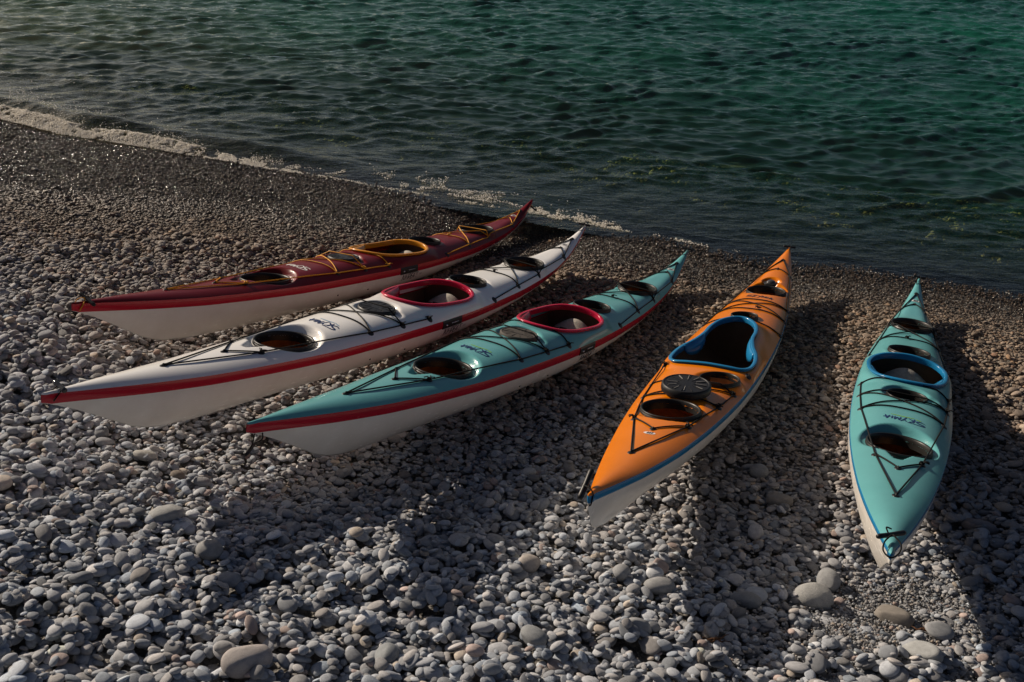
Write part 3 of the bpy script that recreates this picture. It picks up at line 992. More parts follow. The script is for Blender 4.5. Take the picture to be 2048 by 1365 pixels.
    Q = CPOS[None] + r * ((WL - NW @ CPOS) / (r @ NW))[:, None]
    Q = Q + np.column_stack([rng.normal(.12, .10, ns_), np.abs(rng.normal(.40, .20, ns_)) * (1.1 - tt), np.zeros(ns_)])
    Q[:, 2] = sea_z(Q[:, 0], Q[:, 1]) + .02 + np.abs(rng.normal(0, .07, ns_)) * (1.05 - tt)
    Q = Q[noise2(Q[:, 0], Q[:, 1], 75, 3, .3) > .46]
    X = np.vstack([X, Q]); a = np.concatenate([a, np.clip(.0032 * rng.lognormal(0, .4, len(Q)), .0018, .007)])
    k = len(X)
    S = np.stack([a, a, a * .8], 1)
    instance_cloud('foam', W(X), np.zeros((k, 3)), S, rng.integers(0, 3, k), np.ones((k, 3)), np.zeros(k), bub, 'white surf foam where the wave breaks on the gravel')
    print('foam', k)


build_foam()

# ------------------------------------------------------------------ kayak materials
MAT = {
    'white': principled('white_gelcoat', (.74, .71, .66), .16, coat=.12, scuff=.16, dirt=(.66, .62, .56), vscale=5),
    'white_deck': principled('white_deck_gelcoat', (.80, .79, .77), .14, coat=.12, scuff=.10),
    'teal': principled('teal_gelcoat', (.12, .37, .385), .15, coat=.12, scuff=.12, vary=.06),
    'orange': principled('orange_gelcoat', (.70, .185, .002), .17, coat=.12, scuff=.12, vary=.05),
    'maroon': principled('maroon_gelcoat', (.125, .003, .006), .3, coat=.0, spec=.15, scuff=.06),
    'red': principled('red_gelcoat', (.40, .010, .026), .2, coat=.12, scuff=.10),
    'crimson': principled('crimson_gelcoat', (.48, .010, .045), .18, coat=.15, scuff=.10),
    'blue': principled('blue_gelcoat', (.012, .17, .36), .18, coat=.15, scuff=.10),
    'amber': principled('amber_gelcoat', (.60, .24, .014), .2, coat=.12, scuff=.10),
    'rubber': principled('black_rubber', (.016, .015, .014), .3, scuff=.25),
    'plastic': principled('black_plastic', (.014, .014, .015), .35, scuff=.2),
    'cord': principled('black_cord', (.008, .008, .008), .7, spec=.15, bump=.3, bscale=900),
    'orange_cord': principled('yellow_cord', (.62, .27, .012), .6, bump=.3, bscale=900),
    'hold': principled('raw_brown_laminate', (.66, .30, .10), .5, vary=.4, vscale=20),  # laminate brown, brightened to stand in for light glowing through the hull
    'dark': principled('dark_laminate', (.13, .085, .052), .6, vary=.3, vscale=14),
    'pad': principled('black_foam_pad', (.012, .012, .013), .85),
    'seat_grey': principled('grey_seat_shell', (.42, .39, .34), .7, bump=.6, bscale=220, vary=.25, vscale=60),
    'gloss': principled('glossy_black_plastic', (.02, .02, .02), .12, spec=.6),
    'steel': principled('polished_steel', (.6, .6, .58), .18, metal=1.),
    'ink': principled('dark_ink', (.012, .014, .03), .5),
    'ink_blue': principled('navy_ink', (.012, .03, .11), .5),
    'ink_white': principled('white_ink', (.7, .68, .66), .5),
    'ink_lime': principled('lime_ink', (.20, .42, .02), .5),
    'ink_sky': principled('pale_blue_ink', (.22, .36, .5), .5),
    'lidgrey': principled('sun_greyed_rubber', (.075, .066, .058), .75, vary=.2, vscale=30),
    'rib_glint': principled('rib_glint_grey', (.26, .25, .24), .6),  # pale grey paints the sunlight caught along the loose cover's ribs
    'glass': principled('compass_glass', (.05, .05, .05), .06, coat=1.),
}


# ------------------------------------------------------------------ kayak builder
class Kayak:
    def __init__(k, name, cfg):
        k.c = cfg; k.ln = LINES[name]; k.name = name
        A, o = PM[name]
        k.root = bpy.data.objects.new('kayak', None)
        COL.objects.link(k.root)
        k.root.empty_display_size = .3
        Aw, ow = R3 @ A, W(o)
        k.root.matrix_world = Matrix([list(Aw[r]) + [ow[r]] for r in range(3)] + [[0, 0, 0, 1]])
        k.root['label'] = cfg['label']; k.root['category'] = 'kayak'; k.root['group'] = 'kayaks drawn up on the shingle'
        lp = np.array(cfg['loop'])
        half = lp
        full = np.vstack([half, (half * np.array([1, -1, 1]))[::-1][1:-1]])
        k.loop = catmull(full, 112, closed=True)
        k.build()

    # local coordinates: x = s, y = -t, z
    def v(k, s, t, z):
        return np.stack([np.asarray(s, float), -np.asarray(t, float), np.asarray(z, float)], -1)

    def loop_sd(k, s, t):
        s = np.asarray(s, float); t = np.asarray(t, float)
        best = np.full(s.shape, 1e9); zz = np.zeros(s.shape); ins = np.zeros(s.shape, bool)
        P = k.loop; Q = np.roll(P, -1, 0)
        for a, b in zip(P, Q):
            d = b[:2] - a[:2]; L2 = d @ d + 1e-12
            w = np.clip(((s - a[0]) * d[0] + (t - a[1]) * d[1]) / L2, 0, 1)
            q = (s - a[0] - w * d[0]) ** 2 + (t - a[1] - w * d[1]) ** 2
            m = q < best
            best = np.where(m, q, best); zz = np.where(m, a[2] + (b[2] - a[2]) * w, zz)
            cross = ((a[1] > t) != (b[1] > t)) & (s < d[0] * (t - a[1]) / (d[1] if abs(d[1]) > 1e-12 else 1e-12) + a[0])
            ins ^= cross
        return np.where(ins, -1, 1) * np.sqrt(best), zz

    def deck_base(k, s, t):
        ln = k.ln
        x = np.clip(np.abs(t) / ln.b(s), 0, 1)
        q = np.clip(np.abs(np.asarray(s, float) - ln.L / 2) / (ln.L / 2), 0, 1)
        e = 3.1 - 1.1 * q
        if ln.kind == 'sea':
            e = e + 2.0 * np.exp(-((np.asarray(s, float) - 4.35) / .6) ** 2)
        return ln.zs(s) + ln.cr(s) * (1 - x ** e)

    def deck_z(k, s, t, cockpit=True):
        s = np.asarray(s, float); t = np.asarray(t, float)
        z = k.deck_base(s, t)
        if cockpit:
            sd, zz = k.loop_sd(s, t)
            w = 1 - sstep(-.01, .11, sd)
            tgt = zz - .018
            z = z * (1 - w ** 1.5) + np.maximum(tgt, z - .03) * w ** 1.5
        for h in k.c['hatches']:
            sc, tc, a, b, zf, sl = h['s'], h['t'], h['a'], h['b'], h['z'], h.get('slope', 0)
            rho = np.hypot((s - sc) / a, (t - tc) / b)
            zp = zf + sl * (s - sc)
            w = 1 - sstep(1.06, 1.06 + h.get('blend', .26), rho)
            if h.get('scoop'):
                sg = h['scoop']                             # a drain scoop running out along the deck
                x = (s - sc) * sg / a
                wid = np.interp(x, [.6, 1.0, 1.75], [.55, .42, .10])
                ws = (1 - sstep(wid * .8, wid * 1.15, np.abs(t - tc) / b)) * (x > .5) * (1 - sstep(1.5, 1.8, x))
                w = np.maximum(w, ws * .9)
            if h.get('side'):                               # small run-off notch at the side
                x = (t - tc) / b; y_ = np.abs(s - sc - .02) / a
                ws = (1 - sstep(.30, .5, y_ + .25 * (x - 1))) * (x > .5) * (1 - sstep(1.25, 1.7, x))
                w = np.maximum(w, ws)
            z = z * (1 - w) + np.minimum(zp, z + .06) * w
        return z

    def add(k, name, VF, mat, parent=None, smooth=True, label=None, sharp=None):
        V, F = VF
        me = mesh_from(name, V, F)
        o = link(name, me, MAT[mat] if isinstance(mat, str) else mat, parent or k.root, smooth, label)
        if sharp:
            me.set_sharp_from_angle(angle=sharp)
        return o

    def build(k):
        c, ln = k.c, k.ln
        # --- hull below the seam band, both sides in one skin
        ns = 220
        s = np.concatenate([np.linspace(0, .06, 10)[:-1], np.linspace(.06, ln.L - .06, ns), np.linspace(ln.L - .06, ln.L, 10)[1:]])
        band = c['band']
        hgt = ln.zs(s) - ln.zk(s)
        g0 = np.clip(band / hgt, 0, .96)
        m = 20
        gg = g0[:, None] + (1 - g0[:, None]) * np.linspace(0, 1, m)[None] ** .9
        T = ln.b(s)[:, None] * (1 - gg ** ln.e(s)[:, None]); Z = ln.zs(s)[:, None] - hgt[:, None] * gg
        Sx = np.repeat(s[:, None], m, 1)
        right = k.v(Sx, T, Z); left = k.v(Sx, -T, Z)[:, ::-1][:, 1:]
        G = np.concatenate([right, left], 1)
        F = grid_faces(len(s), 2 * m - 1)
        k.add('hull', (G.reshape(-1, 3), F), 'white')
        # --- seam band
        mb = 6
        gb = g0[:, None] * np.linspace(0, 1, mb)[None]
        T = ln.b(s)[:, None] * (1 - gb ** ln.e(s)[:, None]); Z = ln.zs(s)[:, None] - hgt[:, None] * gb
        prd = np.sin(np.linspace(0, np.pi, mb))[None] ** .5 * .0022
        Sx = np.repeat(s[:, None], mb, 1)
        VR = k.v(Sx, T + prd, Z); VL = k.v(Sx, -T - prd, Z)
        fr = grid_faces(len(s), mb); fl = grid_faces(len(s), mb, flip=True)
        P = [(VR.reshape(-1, 3), fr), (VL.reshape(-1, 3), fl)]
        # wrap round both ends
        for i in (0, len(s) - 1):
            ring = np.concatenate([VR[i], VL[i][::-1]])
            P.append((ring, [list(range(len(ring)))]))
        k.add('seam_band', join(P), c['bandmat'])
        # --- deck skin with the openings left out
        nd, ntt = 470, 53
        sd_ = np.linspace(0, ln.L, nd)
        x = np.linspace(-1, 1, ntt); x = np.sign(x) * (1 - (1 - np.abs(x)) ** 1.15)
        S2 = np.repeat(sd_[:, None], ntt, 1); T2 = ln.b(sd_)[:, None] * x[None]
        Z2 = k.deck_z(S2, T2)
        edge = np.abs(x)[None] > .999
        Z2 = np.where(edge, ln.zs(sd_)[:, None], Z2)
        cs = (S2[:-1, :-1] + S2[1:, 1:]) / 2; ct = (T2[:-1, :-1] + T2[1:, 1:]) / 2
        keep = k.loop_sd(cs, ct)[0] > -.017
        for h in c['hatches']:
            if not h.get('blank'):
                keep &= np.hypot((cs - h['s']) / h['a'], (ct - h['t']) / h['b']) > .90
        k.deck = k.add('deck', (k.v(S2, T2, Z2).reshape(-1, 3), grid_faces(nd, ntt, keep=keep, flip=True)), c['deck'])
        # --- linings seen through the openings
        for nm, s0, s1, mat in c['linings']:
            ss = np.linspace(s0, s1, 26); mm = 15
            g = np.linspace(.02, 1, mm)[None]
            hh = (ln.zs(ss) - ln.zk(ss))[:, None]
            TT = np.maximum(ln.b(ss)[:, None] * (1 - g ** ln.e(ss)[:, None]) - .008, .001) ; ZZ = ln.zs(ss)[:, None] - hh * g * .95 - .002
            SS = np.repeat(ss[:, None], mm, 1)
            GG = np.concatenate([k.v(SS, TT, ZZ), k.v(SS, -TT, ZZ)[:, ::-1][:, 1:]], 1)
            nn = 2 * mm - 1
            F = grid_faces(len(ss), nn, flip=True)
            V = GG.reshape(-1, 3)
            # bulkheads: close up to the deck
            parts = [(V, F)]
            for i in (0, len(ss) - 1):
                ring = GG[i]
                tt = np.linspace(-1, 1, 15) * (ln.b(ss[i]) - .008)
                topz = k.deck_base(np.full(15, ss[i]), tt) - .012
                top = k.v(np.full(15, ss[i]), tt, np.minimum(topz, k.deck_z(np.full(15, ss[i]), tt) - .006))
                poly = np.vstack([ring, top])
                parts.append((poly, [list(range(len(poly)))]))
            k.add(nm, join(parts), mat)
        # --- hatch rims and lids
        for h in c['hatches']:
            if h.get('blank'):
                continue
            a, b = h['a'], h['b']
            r = [(.965, -.012), (1.0, -.004), (1.015, .004), (1.0, .012), (.987, .0135), (.987, .0155), (.998, .018), (.99, .0225), (.96, .0245), (.93, .0225), (.91, .017), (.90, .0), (.895, -.03)]
            V, F = lathe(r, 56, a, b)
            V[:, 2] += h['z'] + h.get('slope', 0) * V[:, 0]
            V[:, 0] += h['s']; V[:, 1] -= h['t']
            k.add('hatch_rim', (V, F), 'rubber')
            if h.get('lid'):
                k.lid(h, h['lid'])
        k.coaming()
        k.fittings()
        if c.get('seat'):
            k.seat()
        k.marks()
        k.toggles()

    def lid(k, h, mat):
        V, F = lid_mesh(h['a'] * 1.04)
        V[:, 2] += h.get('slope', 0) * V[:, 0] + h['z'] + .020
        V[:, 0] += h['s']; V[:, 1] -= h['t']
        k.add('hatch_lid', (V, F), mat, sharp=math.radians(40))

    def coaming(k):
        P = k.loop; n = len(P)
        T = np.roll(P, -1, 0) - np.roll(P, 1, 0); T[:, 2] = 0; T /= np.linalg.norm(T, axis=1)[:, None]
        N = np.stack([T[:, 1], -T[:, 0]], 1)
        ctr = P[:, :2].mean(0)
        N *= np.sign(np.sum(N * (P[:, :2] - ctr), 1))[:, None]
        prof = [(-.018, -.032), (-.0205, -.018), (-.0205, -.006), (-.018, .0002), (-.012, .002), (-.003, .0015), (.003, -.001), (.005, -.004), (.0035, -.0075), (-.002, -.009), (-.007, -.010), (-.009, -.022), (-.006, -.040)]
        prof = catmull(prof, 30)
        Q = P[:, None, :2] + N[:, None] * prof[None, :, :1]
        # inner lip is wider by the knees
        Zz = P[:, None, 2] + prof[None, :, 1]
        V = k.v(Q[..., 0], Q[..., 1], Zz)
        V = np.concatenate([V, V[:1]], 0)
        me = k.add('cockpit_coaming', (V.reshape(-1, 3), grid_faces(n + 1, len(prof))), k.c['coaming'])
        # thigh braces: hooked plates inside the front third
        for sg in (-1, 1):
            s0, s1 = k.c['brace']
            inner = [(i, p) for i, p in enumerate(P) if s0 < p[0] < s1 and p[1] * sg > .01]
            inner.sort(key=lambda q: q[1][0])
            rows = []
            m = len(inner)
            for j, (i, p) in enumerate(inner):
                w = math.sin(math.pi * j / (m - 1)) ** .6
                reach = np.array([0, .012, .03, .05, .056, .05]) * (.25 + .75 * w) * k.c.get('bracew', 1)
                drop = np.array([-.006, -.008, -.016, -.034, -.060, -.085]) * (.35 + .65 * w)
                rows.append([(p[0] - N[i][0] * (r + .019), p[1] - N[i][1] * (r + .019), p[2] + d) for r, d in zip(reach, drop)])
            A = np.array(rows)
            V = k.v(A[..., 0], A[..., 1], A[..., 2])
            o = k.add('thigh_brace', (V.reshape(-1, 3), grid_faces(m, 6)), k.c['coaming'])
            md = o.modifiers.new('thickness', 'SOLIDIFY'); md.thickness = .005; md.offset = 0

    def surf_path(k, pts, off=.005, n=30, hug=True, sag=0):
        """cord through (s, t) points, taut over the deck"""
        out = []
        for (a, b) in zip(pts[:-1], pts[1:]):
            w = np.linspace(0, 1, n)
            s = a[0] + (b[0] - a[0]) * w; t = a[1] + (b[1] - a[1]) * w
            bow = np.sin(w * np.pi) * sag
            s = s + bow
            z = k.deck_z(s, t)
            for h in k.c['hatches']:
                rho = np.hypot((s - h['s']) / h['a'], (t - h['t']) / h['b'])
                z = z + np.where(rho < 1.03, .025 if not h.get('lid') else .055, 0)
            # convex hull above the deck profile
            L = np.hypot(s - s[0], t - t[0])
            hull = []
            for i in range(n):
                while len(hull) >= 2 and (z[hull[-1]] - z[hull[-2]]) * (L[i] - L[hull[-2]]) <= (z[i] - z[hull[-2]]) * (L[hull[-1]] - L[hull[-2]]):
                    hull.pop()
                hull.append(i)
            zz = np.interp(L, L[hull], z[hull]) + off
            zz[0] = z[0] + off + .004; zz[-1] = z[-1] + off + .004
            out.append(k.v(s, t, zz))
        P = [out[0]] + [o[1:] for o in out[1:]]
        return np.vstack(P)

    def fittings(k):
        c = k.c
        for (s, t) in c['fit']:
            z = float(k.deck_z(np.array([s]), np.array([t]))[0])
            ds = float(k.deck_z(np.array([s + .01]), np.array([t]))[0]) - z; dt = float(k.deck_z(np.array([s]), np.array([t + .01]))[0]) - z
            V, F = lathe([(.0005, .0035), (.008, .0045), (.015, .0035), (.019, .001), (.02, -.004)], 20, 1.25, .85)
            V[:, 2] += V[:, 0] * ds / .01 - V[:, 1] * dt / .01
            th = np.linspace(-.3, math.pi + .3, 12)
            E = tube_mesh(np.stack([.009 * np.cos(th), 0 * th, .001 + .010 * np.sin(th)], 1), .0032, 6)
            E[0][:, 2] += E[0][:, 0] * ds / .01 - E[0][:, 1] * dt / .01
            ang = math.atan2(-t, 1.) * 0 + random.uniform(-.5, .5)
            V, F = join([(V, F), E])
            V = V + np.array([s, -t, z])
            k.add('deck_fitting', (V, F), 'plastic')
        for path in c['lines']:
            k.add('deck_line', tube_mesh(k.surf_path(path),   .0042, 6), c['cord'])
        for path in c['bungees']:
            k.add('bungee', tube_mesh(k.surf_path(path, sag=random.uniform(-.012, .012)),   .0041, 6), c['cord'])
        for (s, t) in c['knots']:
            z = float(k.deck_z(np.array([s]), np.array([t]))[0]) + .012
            ps = []
            for q in range(4):
                a0 = random.uniform(0, 6.28)
                ps.append(tube_mesh(np.array([[s, -t, z], [s + .012 * math.cos(a0), -t + .012 * math.sin(a0), z + .008], [s + .03 * math.cos(a0 + .4), -t + .03 * math.sin(a0 + .4), z + .004]]), .0032, 6))
            th = np.linspace(0, 4 * math.pi, 24)
            ps.append(tube_mesh(np.stack([s + .007 * np.cos(th), -t + .007 * np.sin(th), z + .004 * np.cos(th * 1.5)], 1), .0038, 6))
            k.add('cord_knot', join(ps), c['cord'])

    def seat(k):
        c, ln = k.c, k.ln
        s0, s1, hw = c['seat']
        nu, nv = 26, 25
        U, Vv = np.meshgrid(np.linspace(0, 1, nu), np.linspace(-1, 1, nv), indexing='ij')
        s = s0 + (s1 - s0) * U
        t = hw * Vv * (.80 + .20 * np.sin(np.pi * np.clip(U * 1.1, 0, 1)))
        floor = ln.zk((s0 + s1) / 2) + .035
        z = floor + .095 * np.abs(Vv) ** 3 * (1 - .55 * U ** 2) + .21 * U ** 3.0 * (1 - .6 * Vv ** 2) + .03 * (1 - U) ** 3
        o = k.add('seat', (k.v(s, t, z).reshape(-1, 3), grid_faces(nu, nv, flip=True)), 'seat_grey')
        md = o.modifiers.new('thickness', 'SOLIDIFY'); md.thickness = .006
        for sg in (-.35, .35):
            ss = s0 + (s1 - s0) * .84
            q = np.array([[-.016, -.026], [.016, -.026], [.016, .026], [-.016, .026]])
            zz = floor + .21 * .84 ** 3.0 * (1 - .6 * .35 ** 2) + .004
            sl = .21 * 3.0 * .84 ** 2.0 / (s1 - s0)
            V = np.array([[ss + a, -(sg * hw + b), zz + a * sl + .010] for a, b in q] + [[ss + a, -(sg * hw + b), zz + a * sl + .002] for a, b in q])
            k.add('seat_slot', (V, [[0, 1, 2, 3], [0, 4, 5, 1], [1, 5, 6, 2], [2, 6, 7, 3], [3, 7, 4, 0]]), 'pad', parent=o, smooth=False)
        # padded back band
        th = np.linspace(-1.05, 1.05, 22)
        P = []
        for j, hgt in enumerate(np.linspace(0, .075, 5)):
            P.append(np.stack([s1 - .10 + .075 * np.cos(th) + .012 * j / 4, (hw - .03) * np.sin(th) / math.sin(1.05), np.full(22, floor + .055 + hgt)], 1))
        o = k.add('back_band', (np.vstack(P), grid_faces(5, 22)), 'pad')
        md = o.modifiers.new('thickness', 'SOLIDIFY'); md.thickness = .022; md.offset = -1
        for sg in (-1, 1):                           # foot and hip pads seen as dark plates
            V = []
            for a, b in ((0, 0), (.16, 0), (.16, .1), (0, .1)):
                V.append((s0 + .02 + a, sg * (hw + .012), floor + .05 + b))
            o = k.add('hip_pad', (np.array(V), [[0, 1, 2, 3]]), 'pad', smooth=False)
            md = o.modifiers.new('thickness', 'SOLIDIFY'); md.thickness = .02; md.offset = 0

    def hull_pt(k, s, z, side=1, off=.0012):
        ln = k.ln
        t = ln.hull_t(s, z) + off
        return k.v(s, side * t, z)

    def ribbon(k, strokes, width, to, off):
        """brush lettering: flat ribbons mapped by `to`(x, y) -> (s, t)"""
        parts = []
        for st in strokes:
            P = catmull(st, 6 * len(st)) if len(st) > 2 else np.linspace(st[0], st[1], 6)
            T = np.gradient(P, axis=0); T /= np.linalg.norm(T, axis=1)[:, None] + 1e-9
            Nn = np.stack([-T[:, 1], T[:, 0]], 1)
            w = width * (.35 + .65 * np.sin(np.linspace(.25, math.pi - .25, len(P))))[:, None]
            E = np.stack([P + Nn * w, P - Nn * w], 1)
            s, t = to(E[..., 0], E[..., 1])
            z = k.deck_z(s, t) + off
            V = k.v(s, t, z)
            parts.append((V.reshape(-1, 3), grid_faces(len(P), 2)))
        return join(parts)

    def marks(k):
        c, ln = k.c, k.ln
        # SKYMIA, brushed
        W_ = [[(.19, .115), (.02, .125), (-.02, .10), (.06, .075), (.075, .045), (.02, .03), (-.03, .05)],       # S with its long top stroke
              [(.12, .10), (.10, .0)], [(.17, .105), (.115, .055), (.18, .005)],                               # K
              [(.20, .10), (.235, .06)], [(.275, .115), (.235, .06), (.20, -.01)],                             # Y
              [(.27, .015), (.295, .10)], [(.295, .10), (.315, .04), (.35, .10)], [(.35, .10), (.345, .015)],  # M
              [(.385, .09), (.375, .015)],                                                                   # I
              [(.41, .01), (.445, .10)], [(.445, .10), (.465, .0)], [(.40, .045), (.49, .055)]]               # A
        und = [[(.10, -.025), (.26, -.02), (.40, -.035)], [(.02, .0), (.09, -.012)]]
        s0, ttl, sz, rev = c['logo']
        sc = sz / .5

        def to(x, y):
            if rev:
                return s0 - (y - .05) * sc * 1.55, ttl - (x - .235) * sc
            return s0 + (y - .05) * sc * 1.55, ttl + (x - .235) * sc
        k.add('deck_lettering', k.ribbon(W_, .0105, to, .0016), c['ink'], smooth=False)
        if c.get('ink2'):
            k.add('lettering_underline', k.ribbon(und, .008, to, .0012), c['ink2'], smooth=False)
        # small oval emblem
        if c.get('emblem'):
            es, et = c['emblem']
            th = np.linspace(0, 2 * np.pi, 24, endpoint=False)
            s = es + .022 * np.sin(th) * .8; t = et + .030 * np.cos(th)
            V = k.v(s, t, k.deck_z(s, t) + .0014)
            o = k.add('emblem', (V, [list(range(24))]), 'ink_white', smooth=False)
            bars = []
            for q in (-.011, 0, .011):
                ss = np.array([es - .011, es - .011, es + .011, es + .011]) + .003 * (q > 0); tt = np.array([et + q - .003, et + q + .003, et + q + .007, et + q + .001])
                bars.append((k.v(ss, tt, k.deck_z(ss, tt) + .0026), [[0, 1, 2, 3]]))
            k.add('emblem_bars', join(bars), 'ink', parent=o, smooth=False)
        if c.get('model'):
            # name on the hull side under the band
            tx = bpy.data.curves.new('lettering', 'FONT')
            tx.body = '\u039d\u0397\u03a1\u0395\u0391\u03a3'; tx.size = 1; tx.shear = .25
            tx.space_character = .98
            ob = bpy.data.objects.new('lettering', tx); COL.objects.link(ob)
            bpy.context.view_layer.update()
            me0 = bpy.data.meshes.new_from_object(ob.evaluated_get(bpy.context.evaluated_depsgraph_get()))
            tx.body = 'HV'
            bpy.context.view_layer.update()
            me1 = bpy.data.meshes.new_from_object(ob.evaluated_get(bpy.context.evaluated_depsgraph_get()))
            bpy.data.objects.remove(ob)
            n0 = len(me0.vertices)
            a0 = np.zeros(n0 * 3); me0.vertices.foreach_get('co', a0); a0 = a0.reshape(-1, 3)
            a1 = np.zeros(len(me1.vertices) * 3); me1.vertices.foreach_get('co', a1); a1 = a1.reshape(-1, 3)
            sc0 = .225 / a0[:, 0].max()
            for a, me, x0, kx, ky, y0, mt in ((a0, me0, 0., sc0, .046 / .72, 0, 'ink'), (a1, me1, .24, .018 / .7, .018 / .72, .018, 'ink')):
                s = 2.825 + x0 + a[:, 0] * kx
                z = ln.zs(s) - band_of(k) - .052 + y0 + a[:, 1] * ky
                V = k.hull_pt(s, z, 1, .0042)
                F = [list(p.vertices) for p in me.polygons]
                k.add('hull_lettering', (V, F), mt, smooth=False)
            # skeg slider let into the band
            s = np.linspace(2.80, 3.03, 14)
            rows = []
            for q in (-.004, 0., .25, .5, .75, 1.0, 1.08):
                z = ln.zs(s) - band_of(k) * np.clip(q, 0, 2)
                off = .006 if 0 < q < 1.05 else .001
                rows.append(k.v(s, ln.hull_t(s, z) + off, z))
            V = np.array(rows)
            o = k.add('skeg_control', (V.reshape(-1, 3), grid_faces(7, 14, flip=True)), 'plastic', smooth=False)
            md = o.modifiers.new('thickness', 'SOLIDIFY'); md.thickness = .006
            zz = ln.zs(2.87) - band_of(k) * .6
            V, F = lathe([(.001, .006), (.006, .005), (.008, 0), (.008, -.008)], 14)
            t0 = float(ln.hull_t(2.84, zz)) + .008
            V = np.stack([2.84 + V[:, 0], -(t0 + V[:, 2]), zz + V[:, 1]], 1)
            k.add('slider_knob', (V, F), 'steel', parent=o)
            zz = np.linspace(0, 1, 2)
            sL = np.linspace(2.895, 2.99, 8)
            P = k.v(sL, ln.hull_t(sL, ln.zs(sL) - band_of(k) * .5) + .009, ln.zs(sL) - band_of(k) * .5)
            k.add('slider_rail', tube_mesh(P, .0022, 6), 'steel', parent=o)
            for sb, dz in ((2.08, .115), (2.42, .115)):
                zb_ = ln.zs(sb) - dz
                V, F = lathe([(.0005, .003), (.005, .0025), (.0065, 0), (.0065, -.004)], 14)
                t0 = float(ln.hull_t(sb, zb_)) + .0005
                k.add('bolt', (np.stack([sb + V[:, 0], -(t0 + V[:, 2]), zb_ + V[:, 1]], 1), F), 'plastic')

    def toggles(k):
        for tg in k.c['toggles']:
            a, b = np.array(tg['a'], float), np.array(tg['b'], float)
            w = np.linspace(0, 1, 16)
            P = a + (b - a) * w[:, None]
            r = .0088 * tg.get('r', 1) * np.interp(w, [0, .04, .12, .5, .88, .96, 1], [.75, 1, 1., .88, 1., 1, .75])
            V, F = tube_mesh(P * np.array([1, -1, 1]), r, 12)
            o = k.add('toggle', (V, F), tg.get('mat', 'plastic'))
            for cpath in tg['cords']:
                Q = catmull(np.array(cpath, float) * np.array([1, -1, 1]), 24)
                k.add('toggle_cord', tube_mesh(Q, .0032, 6), k.c['cord'], parent=o)


def band_of(k):
    return k.c['band']


def lid_mesh(r):
    prof = [(r * .93, -.022), (r, -.020), (r * 1.01, -.006), (r * .995, .008), (r * .95, .014), (r * .90, .0145), (r * .885, .012), (r * .5, .0135), (.004, .0145)]
    V, F = lathe(prof, 48)
    F.append([(len(prof) - 1) * 48 + i for i in range(48)])
    parts = [(V, F)]
    for q in range(12):
        a = q * math.pi / 6
        d = np.array([math.cos(a), math.sin(a), 0]); n = np.array([-d[1], d[0], 0])
        r0_, r1_ = r * .30, r * .82
        hw = .0014
        b = [d * r0_ + n * hw, d * r1_ + n * hw, d * r1_ - n * hw, d * r0_ - n * hw]
        V = np.array([p + [0, 0, .012] for p in b] + [p * .999 + np.array([0, 0, .0152]) for p in b])
        parts.append((V, [[4, 5, 6, 7], [0, 1, 5, 4], [1, 2, 6, 5], [2, 3, 7, 6], [3, 0, 4, 7]]))
    return join(parts)


SEA_LOOP = [(2.643, 0, .290), (2.655, .07, .288), (2.685, .125, .282), (2.745, .172, .273), (2.86, .212, .262), (3.0, .230, .254), (3.15, .232, .246), (3.265, .205, .250), (3.33, .130, .266), (3.348, 0, .278)]
DAY_LOOP = [(2.205, 0, .272), (2.208, .12, .266), (2.232, .205, .254), (2.31, .248, .246), (2.44, .253, .247), (2.57, .232, .254), (2.70, .190, .264), (2.84, .162, .274), (2.99, .156, .280), (3.13, .126, .288), (3.225, .068, .293), (3.258, 0, .295)]
SEA_PAIRS = dict(A=(1.28, .105), B=(2.10, .212), C=(2.40, .232), D=(2.68, .243), E=(3.50, .238), F=(3.91, .195), G=(4.28, .160), H=(4.83, .090))


def both(seq):
    r = [(s, t) for s, t in seq]; l = [(s, -t) for s, t in seq]
    return [r, l]


def sea_rig(dd=True):
    p = SEA_PAIRS
    f0_, mid, inner, S = (.70, 0), (1.115, 0), (4.93, 0), (5.12, 0)
    fit = [f0_, mid, inner, S]
    for k_, (s, t) in p.items():
        fit += [(s, t), (s, -t)]
    lines = []
    for sg in (1, -1):
        A, B, C, D, E, F, G, H = [(p[q][0], p[q][1] * sg) for q in 'ABCDEFGH']
        lines += [[f0_, A, B, C, D], [mid, A], [S, H, G, F, E], [inner, H]]
    x = lambda n, sg: (p[n][0], p[n][1] * sg)
    bung = [[x('B', -1), x('B', 1)], [x('B', -1), x('C', 1)], [x('C', -1), x('B', 1)], [x('C', -1), x('C', 1)],
            [x('F', -1), x('F', 1)], [x('F', -1), x('G', 1)], [x('G', -1), x('F', 1)], [x('G', -1), x('G', 1)]]
    if dd:
        bung.append([x('D', -1), x('D', 1)])
    knots = [(p['D'][0], p['D'][1]), (p['A'][0], p['A'][1]), (3.92, -.02), (p['C'][0], p['C'][1] - .004)]
    return fit, lines, bung, knots


def sea_hatches(lid):
    return [dict(s=1.59, t=0, a=.183, b=.158, z=.222, slope=-.045, scoop=-1, blend=.22),
            dict(s=2.43, t=.012, a=.112, b=.112, z=.243, slope=.0, lid=lid, side=True, blend=.22),
            dict(s=3.52, t=0, a=.135, b=.132, z=.238, slope=-.03, blend=.20),
            dict(s=4.34, t=0, a=.175, b=.143, z=.236, slope=.012, blend=.12)]


